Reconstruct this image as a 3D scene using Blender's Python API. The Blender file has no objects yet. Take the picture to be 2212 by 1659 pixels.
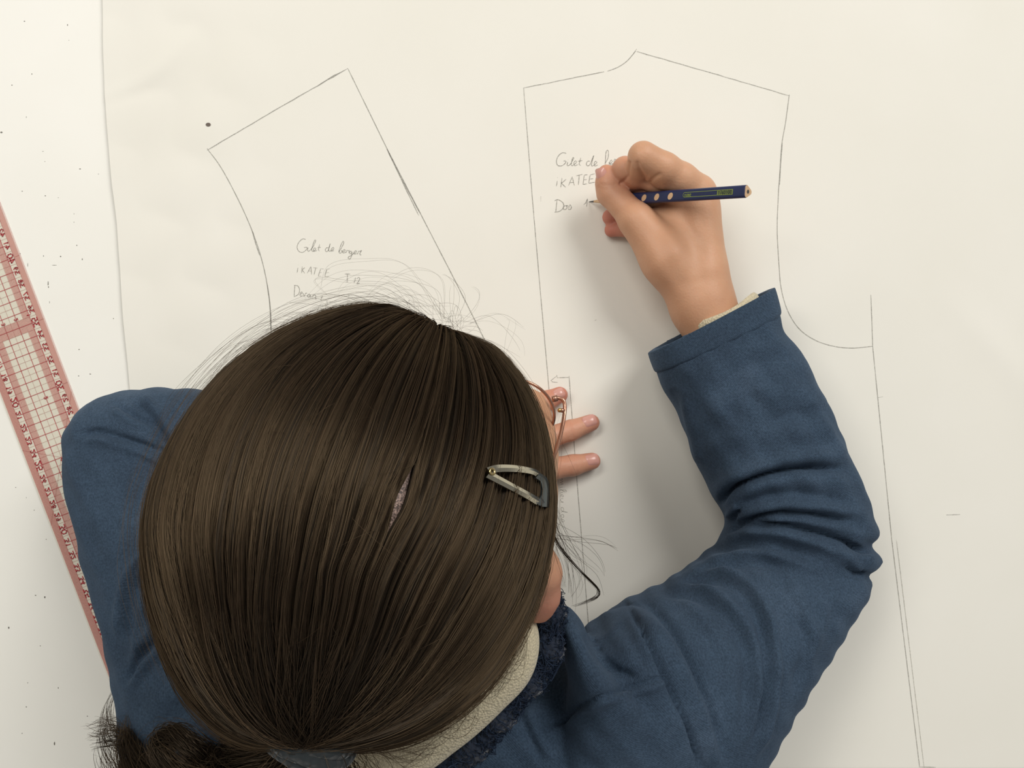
import bpy, math, random
import numpy as np
from mathutils import Vector

random.seed(7)
rng = np.random.default_rng(7)

# ------------------------------------------------------------------ camera, world, lights
sc = bpy.context.scene
W, H = 2212.0, 1659.0
FPX = 1790.0            # focal length in pixels of the 2212 px wide frame
CAMZ = 0.610            # the phone is held 61 cm above the table, looking straight down

cam_d = bpy.data.cameras.new('camera')
cam_d.sensor_fit = 'HORIZONTAL'
cam_d.sensor_width = 36.0
cam_d.lens = 36.0 * FPX / W
cam_d.clip_start = 0.02
cam_d.clip_end = 50
cam = bpy.data.objects.new('camera', cam_d)
cam.location = (0, 0, CAMZ)
sc.collection.objects.link(cam)
sc.camera = cam

world = bpy.data.worlds.new('world')
sc.world = world
world.use_nodes = True
wb = world.node_tree.nodes['Background']
wb.inputs['Color'].default_value = (1.0, 0.985, 0.95, 1)
wb.inputs['Strength'].default_value = 0.26

def area(name, loc, target, size, size_y, power, col):
    d = bpy.data.lights.new(name, 'AREA')
    d.shape = 'RECTANGLE'; d.size = size; d.size_y = size_y
    d.energy = power; d.color = col
    o = bpy.data.objects.new(name, d)
    o.location = loc
    o.rotation_euler = (Vector(target) - Vector(loc)).to_track_quat('-Z', 'Y').to_euler()
    sc.collection.objects.link(o)
    return o
area('window_daylight', (1.5, 1.75, 2.3), (0, 0.05, 0), 1.3, 1.3, 58, (1.0, 0.985, 0.95))
area('ceiling_lamp', (-0.75, 0.75, 1.7), (-0.1, 0.0, 0), 1.2, 0.5, 16, (1.0, 0.97, 0.91))

sc.cycles.use_adaptive_sampling = True
sc.cycles.adaptive_threshold = 0.03
sc.cycles.max_bounces = 4
sc.cycles.diffuse_bounces = 3
sc.cycles.glossy_bounces = 2
sc.cycles.transmission_bounces = 4
sc.cycles.transparent_max_bounces = 12
vs = sc.view_settings
vs.view_transform = 'Standard'
vs.look = 'None'
vs.exposure = 0.0
vs.gamma = 1.0
vs.use_curve_mapping = False

# ------------------------------------------------------------------ helpers
COL = sc.collection

def P(u, v, z=0.0):
    """Point at height z seen at photo pixel (u, v)."""
    s = (CAMZ - z) / FPX
    return np.array([(u - W / 2) * s, (H / 2 - v) * s, z])

def to_px(p):
    s = FPX / (CAMZ - p[:, 2])
    return np.stack([W / 2 + p[:, 0] * s, H / 2 - p[:, 1] * s], 1)

def s2l(c):
    return tuple((x / 12.92 if x <= 0.04045 else ((x + 0.055) / 1.055) ** 2.4) for x in [v / 255 for v in c])

def link(o, parent=None):
    COL.objects.link(o)
    if parent is not None:
        o.parent = parent
    return o

def mesh_obj(name, verts, faces, mat, parent=None, smooth=True):
    me = bpy.data.meshes.new(name)
    me.from_pydata([tuple(map(float, v)) for v in verts], [], [tuple(map(int, f)) for f in faces])
    if mat: me.materials.append(mat)
    if smooth:
        me.polygons.foreach_set('use_smooth', [True] * len(me.polygons))
    me.update()
    return link(bpy.data.objects.new(name, me), parent)

def quad_mesh(name, v, q, mat=None):
    """Fast mesh from numpy quads."""
    me = bpy.data.meshes.new(name)
    n, m = len(v), len(q)
    me.vertices.add(n); me.vertices.foreach_set('co', np.asarray(v, np.float32).ravel())
    me.loops.add(m * 4); me.loops.foreach_set('vertex_index', np.asarray(q, np.int32).ravel())
    me.polygons.add(m)
    me.polygons.foreach_set('loop_start', np.arange(0, m * 4, 4, dtype=np.int32))
    me.polygons.foreach_set('use_smooth', np.ones(m, bool))
    me.update(calc_edges=True)
    me.validate()
    if mat: me.materials.append(mat)
    return me

def empty(name, loc=(0, 0, 0)):
    o = bpy.data.objects.new(name, None)
    o.location = loc
    o.empty_display_size = 0.02
    return link(o)

def tag(o, label, cat=None, kind=None, group=None):
    if label: o['label'] = label
    if cat: o['category'] = cat
    if kind: o['kind'] = kind
    if group: o['group'] = group
    return o

def catmull(pts, n=10, closed=False):
    p = np.asarray(pts, float)
    m = len(p)
    if m < 3 and not closed:
        t = np.linspace(0, 1, n + 1)[:, None]
        return p[0] * (1 - t) + p[-1] * t
    out = []
    rngk = range(m if closed else m - 1)
    for i in rngk:
        if closed:
            a, b, c, d = p[(i - 1) % m], p[i], p[(i + 1) % m], p[(i + 2) % m]
        else:
            b, c = p[i], p[i + 1]
            a = p[i - 1] if i > 0 else 2 * b - c
            d = p[i + 2] if i + 2 < m else 2 * c - b
        for t in np.linspace(0, 1, n, endpoint=False):
            out.append(0.5 * (2 * b + (c - a) * t + (2 * a - 5 * b + 4 * c - d) * t * t + (3 * b - a - 3 * c + d) * t ** 3))
    if not closed: out.append(p[-1])
    return np.array(out)

def densify(pts, step):
    p = np.asarray(pts, float)
    out = [p[0]]
    for a, b in zip(p[:-1], p[1:]):
        k = max(1, int(np.linalg.norm(b - a) / step))
        for t in range(1, k + 1):
            out.append(a + (b - a) * t / k)
    return np.array(out)

def frames(path):
    t = np.gradient(path, axis=0)
    t /= np.linalg.norm(t, axis=1)[:, None] + 1e-12
    ref = np.array([0, 0, 1.0])
    if abs(t[0] @ ref) > 0.9: ref = np.array([1.0, 0, 0])
    n = ref - (ref @ t[0]) * t[0]; n /= np.linalg.norm(n)
    N, B = [], []
    for i in range(len(path)):
        n = n - (n @ t[i]) * t[i]; n /= np.linalg.norm(n) + 1e-12
        N.append(n); B.append(np.cross(t[i], n))
    return t, np.array(N), np.array(B)

def tube(path, rad, seg=10, closed=False, flat=1.0, cap=True):
    """verts, faces of a tube; rad scalar or array; flat scales the binormal side."""
    path = np.asarray(path, float)
    n = len(path)
    rad = np.broadcast_to(np.asarray(rad, float), (n,))
    _, N, B = frames(path)
    V, F = [], []
    for i in range(n):
        for k in range(seg):
            a = 2 * math.pi * k / seg
            V.append(path[i] + rad[i] * (math.cos(a) * N[i] + flat * math.sin(a) * B[i]))
    rows = n if closed else n - 1
    for i in range(rows):
        for k in range(seg):
            j = (i + 1) % n
            F.append((i * seg + k, i * seg + (k + 1) % seg, j * seg + (k + 1) % seg, j * seg + k))
    if cap and not closed:
        F.append(tuple(range(seg - 1, -1, -1)))
        F.append(tuple((n - 1) * seg + k for k in range(seg)))
    return V, F

class MB:
    def __init__(self): self.v, self.f = [], []
    def add(self, vf):
        o = len(self.v); v, f = vf
        self.v += [tuple(x) for x in v]
        self.f += [tuple(i + o for i in q) for q in f]
        return self
    def build(self, name, mat, parent=None, smooth=True):
        return mesh_obj(name, self.v, self.f, mat, parent, smooth)

def box(c, s):
    x, y, z = c; a, b, d = s[0] / 2, s[1] / 2, s[2] / 2
    v = [(x + i * a, y + j * b, z + k * d) for i in (-1, 1) for j in (-1, 1) for k in (-1, 1)]
    return v, [(0, 1, 3, 2), (4, 6, 7, 5), (0, 4, 5, 1), (2, 3, 7, 6), (0, 2, 6, 4), (1, 5, 7, 3)]

def uvsphere(c, r, axes=None, n=16, m=10):
    c = np.asarray(c, float); r = np.broadcast_to(np.asarray(r, float), (3,))
    A = np.eye(3) if axes is None else np.asarray(axes, float)
    V, F = [], []
    for i in range(m + 1):
        th = math.pi * i / m
        for k in range(n):
            a = 2 * math.pi * k / n
            d = np.array([math.sin(th) * math.cos(a), math.sin(th) * math.sin(a), math.cos(th)]) * r
            V.append(c + d @ A)
    for i in range(m):
        for k in range(n):
            F.append((i * n + k, (i + 1) * n + k, (i + 1) * n + (k + 1) % n, i * n + (k + 1) % n))
    return V, F

# ------------------------------------------------------------------ materials
class Mat:
    def __init__(self, name):
        self.m = bpy.data.materials.new(name)
        self.m.use_nodes = True
        self.nt = self.m.node_tree
        self.N = self.nt.nodes
        self.b = self.N['Principled BSDF']
        self.out = self.N['Material Output']
    def n(self, t, **kw):
        nd = self.N.new(t)
        for k, v in kw.items():
            if k.startswith('i_'):
                key = k[2:].replace('_', ' ')
                nd.inputs[key].default_value = v
            else:
                setattr(nd, k, v)
        return nd
    def l(self, a, b): self.nt.links.new(a, b)
    def set(self, **kw):
        for k, v in kw.items():
            self.b.inputs[k.replace('_', ' ')].default_value = v
        return self
    def coord(self, scale=1.0):
        tc = self.n('ShaderNodeTexCoord')
        return tc.outputs['Object']
    def noise(self, scale, detail=3, rough=0.5, vec=None):
        nz = self.n('ShaderNodeTexNoise')
        nz.inputs['Scale'].default_value = scale
        nz.inputs['Detail'].default_value = detail
        nz.inputs['Roughness'].default_value = rough
        self.l(vec if vec is not None else self.coord(), nz.inputs['Vector'])
        return nz
    def ramp(self, fac, stops):
        r = self.n('ShaderNodeValToRGB')
        el = r.color_ramp.elements
        while len(el) > 1: el.remove(el[-1])
        el[0].position, el[0].color = stops[0][0], (*stops[0][1], 1)
        for p, c in stops[1:]:
            e = el.new(p); e.color = (*c, 1)
        self.l(fac, r.inputs['Fac'])
        return r
    def bump(self, height, strength=0.3, dist=0.001):
        b = self.n('ShaderNodeBump')
        b.inputs['Strength'].default_value = strength
        b.inputs['Distance'].default_value = dist
        self.l(height, b.inputs['Height'])
        self.l(b.outputs['Normal'], self.b.inputs['Normal'])
        return b

def simple(name, rgb, rough=0.5, metal=0.0, **kw):
    M = Mat(name)
    M.set(Base_Color=(*s2l(rgb), 1), Roughness=rough, Metallic=metal)
    nz = M.noise(60, 3)
    c = s2l(rgb)
    r = M.ramp(nz.outputs['Fac'], [(0.3, tuple(x * 0.9 for x in c)), (0.7, tuple(min(1, x * 1.08) for x in c))])
    M.l(r.outputs['Color'], M.b.inputs['Base Color'])
    for k, v in kw.items(): M.b.inputs[k.replace('_', ' ')].default_value = v
    return M.m

def mat_table():
    M = Mat('white_laminate')
    nz = M.noise(6, 4)
    r = M.ramp(nz.outputs['Fac'], [(0.3, s2l((238, 236, 228))), (0.7, s2l((243, 241, 234)))])
    M.l(r.outputs['Color'], M.b.inputs['Base Color'])
    M.set(Roughness=0.42)
    M.b.inputs['Specular IOR Level'].default_value = 0.35
    f = M.noise(900, 2)
    M.bump(f.outputs['Fac'], 0.05, 0.0003)
    return M.m

def mat_paper():
    M = Mat('pattern_paper')
    nz = M.noise(9, 4)
    r = M.ramp(nz.outputs['Fac'], [(0.3, s2l((235, 232, 222))), (0.7, s2l((238, 235, 226)))])
    M.l(r.outputs['Color'], M.b.inputs['Base Color'])
    M.set(Roughness=0.75)
    M.b.inputs['Specular IOR Level'].default_value = 0.2
    f = M.noise(1400, 3)
    M.bump(f.outputs['Fac'], 0.08, 0.0002)
    return M.m

def mat_print(name, rgb, alpha=1.0, grain=0.0, rough=0.6, gscale=2500):
    """thin print or graphite: diffuse ink mixed with what lies under it"""
    M = Mat(name)
    M.set(Base_Color=(*s2l(rgb), 1), Roughness=rough)
    M.b.inputs['Specular IOR Level'].default_value = 0.2
    if grain > 0:
        nz = M.noise(gscale, 2)
        mr = M.n('ShaderNodeMapRange')
        mr.inputs['From Min'].default_value = 0.35; mr.inputs['From Max'].default_value = 0.65
        mr.inputs['To Min'].default_value = alpha - grain; mr.inputs['To Max'].default_value = min(1, alpha + grain)
        M.l(nz.outputs['Fac'], mr.inputs['Value'])
        M.l(mr.outputs['Result'], M.b.inputs['Alpha'])
    else:
        M.b.inputs['Alpha'].default_value = alpha
    return M.m

def mat_tint(name, rgb, gloss=0.06):
    M = Mat(name)
    tr = M.n('ShaderNodeBsdfTransparent'); tr.inputs['Color'].default_value = (*rgb, 1)
    gl = M.n('ShaderNodeBsdfGlossy'); gl.inputs['Roughness'].default_value = 0.12
    fr = M.n('ShaderNodeFresnel'); fr.inputs['IOR'].default_value = 1.35
    mx = M.n('ShaderNodeMixShader')
    ml = M.n('ShaderNodeMath', operation='MULTIPLY'); ml.inputs[1].default_value = gloss * 10
    M.l(fr.outputs['Fac'], ml.inputs[0])
    M.l(ml.outputs[0], mx.inputs['Fac'])
    M.l(tr.outputs[0], mx.inputs[1]); M.l(gl.outputs[0], mx.inputs[2])
    M.l(mx.outputs[0], M.out.inputs['Surface'])
    return M.m

def mat_skin():
    M = Mat('skin')
    nz = M.noise(28, 4, 0.55)
    r = M.ramp(nz.outputs['Fac'], [(0.25, s2l((194, 146, 115))), (0.5, s2l((203, 155, 123))), (0.75, s2l((211, 165, 134)))])
    at = M.n('ShaderNodeAttribute', attribute_name='flush')
    mx = M.n('ShaderNodeMix', data_type='RGBA')
    M.l(at.outputs['Fac'], mx.inputs['Factor'])
    M.l(r.outputs['Color'], mx.inputs['A'])
    mx.inputs['B'].default_value = (*s2l((196, 112, 102)), 1)
    M.l(mx.outputs['Result'], M.b.inputs['Base Color'])
    M.set(Roughness=0.48)
    M.b.inputs['Specular IOR Level'].default_value = 0.35
    M.b.inputs['Subsurface Weight'].default_value = 0.18
    M.b.inputs['Subsurface Radius'].default_value = (1.0, 0.35, 0.2)
    M.b.inputs['Subsurface Scale'].default_value = 0.004
    f = M.noise(520, 3); f2 = M.n('ShaderNodeTexVoronoi', i_Scale=700.0)
    M.l(M.coord(), f2.inputs['Vector'])
    ad = M.n('ShaderNodeMath', operation='ADD')
    M.l(f.outputs['Fac'], ad.inputs[0]); M.l(f2.outputs['Distance'], ad.inputs[1])
    M.bump(ad.outputs[0], 0.12, 0.0006)
    return M.m

def mat_cloth():
    M = Mat('navy_jersey')
    nz = M.noise(22, 5, 0.6)
    fine = M.noise(900, 2, 0.6)
    r = M.ramp(nz.outputs['Fac'], [(0.25, s2l((48, 60, 75))), (0.55, s2l((57, 72, 89))), (0.8, s2l((70, 85, 103)))])
    r2 = M.ramp(fine.outputs['Fac'], [(0.3, (0.72, 0.72, 0.72)), (0.7, (1.25, 1.25, 1.25))])
    mx = M.n('ShaderNodeMix', data_type='RGBA', blend_type='MULTIPLY')
    mx.inputs['Factor'].default_value = 1.0
    M.l(r.outputs['Color'], mx.inputs['A']); M.l(r2.outputs['Color'], mx.inputs['B'])
    M.l(mx.outputs['Result'], M.b.inputs['Base Color'])
    M.set(Roughness=0.95)
    M.b.inputs['Specular IOR Level'].default_value = 0.1
    M.b.inputs['Sheen Weight'].default_value = 0.22
    M.b.inputs['Sheen Roughness'].default_value = 0.45
    M.b.inputs['Sheen Tint'].default_value = (*s2l((150, 172, 200)), 1)
    wv = M.n('ShaderNodeTexWave', bands_direction='DIAGONAL')
    wv.inputs['Scale'].default_value = 430.0; wv.inputs['Distortion'].default_value = 1.5
    wv.inputs['Detail'].default_value = 1.0
    M.l(M.coord(), wv.inputs['Vector'])
    ad = M.n('ShaderNodeMath', operation='ADD')
    M.l(wv.outputs['Fac'], ad.inputs[0]); M.l(fine.outputs['Fac'], ad.inputs[1])
    M.bump(ad.outputs[0], 0.22, 0.0006)
    return M.m

def mat_knit(name, rgb, scale=260.0, strength=0.6):
    M = Mat(name)
    c = s2l(rgb)
    vo = M.n('ShaderNodeTexVoronoi', i_Scale=scale)
    M.l(M.coord(), vo.inputs['Vector'])
    r = M.ramp(vo.outputs['Distance'], [(0.0, tuple(min(1, x * 1.05) for x in c)), (0.7, tuple(x * 0.82 for x in c))])
    M.l(r.outputs['Color'], M.b.inputs['Base Color'])
    M.set(Roughness=0.95)
    M.b.inputs['Sheen Weight'].default_value = 0.2
    M.bump(vo.outputs['Distance'], strength, 0.0015)
    return M.m

def mat_hair(name, dark, light, gloss, rough=0.30, fac=0.5):
    """strand shader: dark dye in the fibre plus the sheen that runs across the strand"""
    M = Mat(name)
    hi = M.n('ShaderNodeHairInfo')
    r = M.ramp(hi.outputs['Random'], [(0.0, s2l(dark)), (0.75, tuple(0.6 * a + 0.4 * b for a, b in zip(s2l(dark), s2l(light)))), (1.0, s2l(light))])
    M.l(r.outputs['Color'], M.b.inputs['Base Color'])
    M.set(Roughness=0.8)
    M.b.inputs['Specular IOR Level'].default_value = 0.0
    h = M.n('ShaderNodeBsdfHair', component='Reflection')
    h.inputs['Color'].default_value = (*s2l(gloss), 1)
    h.inputs['Offset'].default_value = math.radians(6)
    h.inputs['RoughnessU'].default_value = rough
    h.inputs['RoughnessV'].default_value = 0.9
    mx = M.n('ShaderNodeMixShader'); mx.inputs['Fac'].default_value = fac
    M.l(M.b.outputs[0], mx.inputs[1]); M.l(h.outputs[0], mx.inputs[2])
    M.l(mx.outputs[0], M.out.inputs['Surface'])
    return M.m

def mat_shell():
    M = Mat('hair_mass')
    nz = M.noise(40, 3)
    r = M.ramp(nz.outputs['Fac'], [(0.3, s2l((20, 15, 12))), (0.7, s2l((30, 23, 18)))])
    M.l(r.outputs['Color'], M.b.inputs['Base Color'])
    M.set(Roughness=0.7)
    M.b.inputs['Specular IOR Level'].default_value = 0.2
    return M.m

M_TABLE, M_PAPER, M_SKIN, M_CLOTH = mat_table(), mat_paper(), mat_skin(), mat_cloth()
M_GRAPH = mat_print('graphite', (126, 124, 116), 0.46, 0.3)
M_GRAPH_L = mat_print('graphite_faint', (150, 147, 136), 0.38, 0.22)
M_HAIR = mat_hair('dark_brown_hair', (9, 8, 8), (25, 19, 16), (190, 168, 142), 0.06, 0.085)
M_FLY = mat_hair('loose_brown_hair', (22, 18, 16), (52, 40, 32), (186, 160, 126), 0.08, 0.13)
M_SHELL = mat_shell()
M_CREAM = mat_knit('cream_knit', (214, 202, 172), 800.0, 0.5)
M_TRIM = mat_knit('navy_plush', (36, 46, 64), 330.0, 1.0)

# ------------------------------------------------------------------ floor and table
floor = mesh_obj('floor', *box((0, 0, -0.76), (5, 5, 0.04)), simple('floor_vinyl', (150, 140, 126), 0.6), smooth=False)
tag(floor, 'plain beige floor under the table', kind='structure')

M_WALL = simple('wall_paint', (226, 222, 212), 0.8)
tag(mesh_obj('wall_back', *box((0, 2.52, 0.56), (5, 0.04, 2.68)), M_WALL, smooth=False), 'plain off-white wall beyond the table', kind='structure')
tag(mesh_obj('wall_left', *box((-2.52, 0, 0.56), (0.04, 5, 2.68)), M_WALL, smooth=False), 'plain off-white side wall', kind='structure')
TX0, TX1, TY0, TY1 = -0.85, 0.95, -0.298, 0.62
table = empty('table', (0, 0, -0.74))
tag(table, 'white laminate table top with scuffs and specks under the paper and ruler', 'table')
def rounded_slab(x0, x1, y0, y1, z0, z1, r=0.003):
    V, F = [], []
    prof = [(0, z0), (0, z1 - r), (r * 0.3, z1 - r * 0.3), (r, z1)]
    for ins, z in prof:
        V += [(x0 + ins, y0 + ins, z), (x1 - ins, y0 + ins, z), (x1 - ins, y1 - ins, z), (x0 + ins, y1 - ins, z)]
    for i in range(len(prof) - 1):
        for k in range(4):
            F.append((i * 4 + k, i * 4 + (k + 1) % 4, (i + 1) * 4 + (k + 1) % 4, (i + 1) * 4 + k))
    F.append((3, 2, 1, 0)); n = (len(prof) - 1) * 4; F.append((n, n + 1, n + 2, n + 3))
    return V, F
def tb(name, vf, mat, parent, smooth=False):
    v, f = vf
    v = [(x, y, z + 0.74) for x, y, z in v]
    return mesh_obj(name, v, f, mat, parent, smooth)
tabletop = tb('tabletop', rounded_slab(TX0, TX1, TY0, TY1, -0.026, 0.0), M_TABLE, table)
M_LEG = simple('grey_steel', (120, 122, 124), 0.4, 0.8)
for x in (TX0 + 0.07, TX1 - 0.07):
    for y in (TY0 + 0.07, TY1 - 0.07):
        v, f = tube([(x, y, -0.74), (x, y, -0.70), (x, y, -0.026)], [0.022, 0.02, 0.02], 16)
        tb('leg', (v, f), M_LEG, table, True)

# scuffs and specks on the bare strip of table (photo pixels: x, y, dx, dy)
specks = [(53, 46, 4, 2), (146, 54, 2, 4), (149, 87, 2, 1), (69, 160, 2, 3), (26, 184, 3, 2), (57, 253, 1, 4), (3, 286, 5, 4),
          (93, 327, 4, 1), (97, 349, 3, 1), (173, 365, 4, 2), (213, 376, 3, 1), (48, 413, 3, 2), (98, 423, 3, 2), (126, 427, 3, 1),
          (160, 462, 1, 3), (160, 480, 1, 3), (166, 530, 2, 3), (44, 548, 2, 2), (94, 553, 2, 3), (131, 554, 3, 3), (178, 560, 2, 4),
          (118, 573, 12, 1), (60, 572, 1, 9), (104, 612, 2, 10), (105, 620, 2, 4), (107, 653, 1, 5), (171, 755, 3, 2), (245, 688, 2, 2),
          (195, 808, 4, 2), (170, 812, 3, 2), (34, 1053, 2, 2), (57, 1075, 1, 3), (74, 1102, 2, 2), (100, 1165, 2, 2),
          (77, 1286, 4, 2), (97, 1290, 3, 5), (19, 1356, 4, 5), (87, 1395, 2, 2), (60, 1475, 2, 2), (126, 1486, 2, 3), (57, 1527, 3, 2),
          (189, 1547, 3, 2), (118, 1606, 3, 8), (48, 1584, 2, 2), (240, 1205, 2, 2)]
mb = MB()
for x, y, dx, dy in specks:
    c = P(x, y, 0)
    a = [(c[0] + math.cos(t) * dx * 0.5 * 0.00034 * (0.8 + random.random() * 0.4), c[1] + math.sin(t) * dy * 0.5 * 0.00034, 0.00012) for t in np.linspace(0, 2 * math.pi, 8)[:-1]]
    mb.add((a, [tuple(range(7))]))
mb.v = [(x, y, z + 0.74) for x, y, z in mb.v]
sp = mb.build('scuff_marks', mat_print('scuff', (105, 100, 92), 0.75, 0.2, 0.7, 900), table, False)
sp['kind'] = 'stuff'

# ------------------------------------------------------------------ the sheet of pattern paper
edge_px = np.array([(226, -60), (228, 100), (231, 200), (238, 300), (247, 400), (257, 480), (264, 580), (271, 690), (280, 790), (288, 900), (296, 1040), (305, 1200), (318, 1400), (330, 1600), (338, 1720)], float)
def paper_left(y):
    v = H / 2 - y * FPX / CAMZ
    u = np.interp(v, edge_px[:, 1], edge_px[:, 0])
    return (u - W / 2) * CAMZ / FPX
def paper_z(x, y):
    x = np.asarray(x, float); y = np.asarray(y, float)
    d = x - paper_left(y)
    lift = 0.0028 * np.exp(-np.clip(d, 0, None) / 0.022) * np.clip((y + 0.08) / 0.12, 0, 1)
    far = np.clip((y + 0.02) / 0.1, 0, 1)
    near_edge = np.exp(-((d - 0.05) / 0.06) ** 2)
    w = 0.0006 * near_edge * far * np.sin(38 * y + 60 * x + 1.3) + 0.0004 * near_edge * far * np.sin(95 * y - 40 * x)
    w += 0.0007 * np.exp(-(((x - 0.36) * 0.7 + (y - 0.02) * 0.7) / 0.012) ** 2) * np.clip((x - 0.3) / 0.05, 0, 1)
    # the soft fold seen at the top left of the sheet
    cx, cy = P(330, 60)[:2]
    rr = np.hypot((x - cx) + 0.06, (y - cy) - 0.05)
    w += 0.0010 * np.exp(-((rr - 0.105) / 0.007) ** 2) * np.exp(-((d - 0.03) / 0.03) ** 2)
    w += 0.0009 * np.exp(-(((x - 0.43) - (y - 0.22) * 0.4) / 0.02) ** 2) * np.clip((y - 0.1) / 0.08, 0, 1)
    return 0.0009 + lift + np.abs(w)
PX1, PY0, PY1 = 0.62, -0.285, 0.40
nx, ny = 260, 190
V = []
for j in range(ny):
    y = PY0 + (PY1 - PY0) * j / (ny - 1)
    x0 = float(paper_left(y))
    s = np.linspace(0, 1, nx) ** 1.5
    xs = x0 + (PX1 - x0) * s
    zs = paper_z(xs, np.full(nx, y))
    V += list(zip(xs, np.full(nx, y), zs))
Fq = [(j * nx + i, j * nx + i + 1, (j + 1) * nx + i + 1, (j + 1) * nx + i) for j in range(ny - 1) for i in range(nx - 1)]
nb = len(V)
V += [(x, y, z - 0.0002) for x, y, z in V]
Fb = [tuple(reversed([k + nb for k in q])) for q in Fq]
rim = [i for i in range(nx)] + [j * nx + nx - 1 for j in range(1, ny)] + [(ny - 1) * nx + i for i in range(nx - 2, -1, -1)] + [j * nx for j in range(ny - 2, 0, -1)]
Fr = [(a, a + nb, b + nb, b) for a, b in zip(rim, rim[1:] + rim[:1])]
paper = empty('pattern_paper', tuple(P(1250, 500, 0)))
tag(paper, 'large cream sheet of pattern paper with pencilled vest outlines, spread over the table', 'paper')
PO = np.array(paper.location)
def on_paper(name, v, f, mat, smooth=True):
    v = [tuple(np.asarray(q, float) - PO) for q in v]
    return mesh_obj(name, v, f, mat, paper, smooth)
on_paper('sheet', V, Fq + Fb + Fr, M_PAPER)

def ribbons(strokes, width, zfun, lift=0.00022, taper=True):
    """strokes: list of Nx2 world paths -> flat ribbons following the surface"""
    mb = MB()
    for p in strokes:
        p = np.asarray(p, float)
        if len(p) < 2: continue
        t = np.gradient(p, axis=0)
        t /= np.linalg.norm(t, axis=1)[:, None] + 1e-12
        n = np.stack([-t[:, 1], t[:, 0]], 1)
        wv = np.full(len(p), width / 2) * (0.8 + 0.4 * rng.random(len(p)))
        if taper: wv[0] *= 0.5; wv[-1] *= 0.5
        a = p + n * wv[:, None]; b = p - n * wv[:, None]
        za = zfun(a[:, 0], a[:, 1]) + lift; zb = zfun(b[:, 0], b[:, 1]) + lift
        vv = [(*a[i], za[i]) for i in range(len(p))] + [(*b[i], zb[i]) for i in range(len(p))]
        m = len(p)
        mb.add((vv, [(i, i + m, i + m + 1, i + 1) for i in range(m - 1)]))
    return mb

def pxpath(pts, smooth=True, step=0.004):
    w = np.array([P(u, v)[:2] for u, v in pts])
    if smooth and len(w) > 2: w = catmull(w, 8)
    return densify(w, step)

def wob(path, a=0.00008):
    return path + rng.normal(0, a, path.shape)

MM = 0.001
def draw(name, paths, width, mat, label=None):
    o = ribbons(paths, width, paper_z)
    ob = on_paper(name, o.v, o.f, mat, False)
    if label: ob['label'] = label
    return ob

# front piece outline
draw('front_piece_outline', [
    wob(pxpath([(449, 326), (600, 236), (752, 149)], False)),
    pxpath([(690, 184), (722, 164), (735, 158)], False),
    pxpath([(752, 149), (838, 325), (985, 610), (1075, 790)], False),
    pxpath([(836, 322), (880, 415), (905, 466)], False),
    pxpath([(836, 322), (872, 394), (908, 462)], True),
    pxpath([(449, 322), (480, 365), (520, 440), (548, 505), (566, 560), (579, 620), (586, 680), (587, 740), (585, 800)]),
    pxpath([(546, 500), (553, 525), (562, 552)]),
    pxpath([(578, 615), (584, 660), (586, 715)]),
], 0.62 * MM, M_GRAPH)
# back piece outline
draw('back_piece_outline', [
    wob(pxpath([(1131, 191), (1305, 156)], False)),
    pxpath([(1312, 155), (1335, 146), (1355, 132), (1373, 111)]),
    pxpath([(1368, 116), (1375, 107)], False),
    wob(pxpath([(1374, 112), (1540, 160), (1705, 208)], False)),
    pxpath([(1704, 205), (1696, 265), (1688, 312), (1683, 380), (1679, 450), (1678, 505), (1681, 560), (1686, 620), (1700, 670), (1725, 710), (1760, 735), (1800, 748), (1840, 752), (1884, 748)]),
    pxpath([(1689, 310), (1686, 350), (1683, 400)]),
    pxpath([(1880, 637), (1884, 750), (1925, 1165), (1985, 1655)], False),
    pxpath([(1131, 190), (1150, 430), (1168, 640), (1184, 820), (1198, 1000)], False),
    pxpath([(1229, 812), (1243, 1000), (1257, 1170), (1272, 1360)], False),
    pxpath([(1229, 815), (1204, 816)], False), pxpath([(1204, 811), (1190, 822), (1193, 825), (1205, 826)], False),
    pxpath([(1202, 810), (1204, 817)], False),
    pxpath([(2042, 1112), (2072, 1111)], False),
    pxpath([(1984, 1655), (2020, 1656)], False),
    pxpath([(1284, 693), (1288, 691)], False),
], 0.55 * MM, M_GRAPH)
for seg_ in ([(1168, 425), (1168, 436)], [(1893, 859), (1906, 857)], [(1935, 1165), (1995, 1659)]):
    draw('faint_line', [pxpath(seg_, False)], 0.5 * MM, M_GRAPH_L)
c = P(452, 271)
dot = [(c[0] + math.cos(t) * 0.0019, c[1] + math.sin(t) * 0.0014, float(paper_z(c[0], c[1])) + 0.0003) for t in np.linspace(0, 2 * math.pi, 13)[:-1]]
on_paper('ink_spot', dot, [tuple(range(12))], mat_print('ink_spot', (110, 98, 90), 0.9, 0.1, 0.6, 900), False)['label'] = 'small brown spot'

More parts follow.
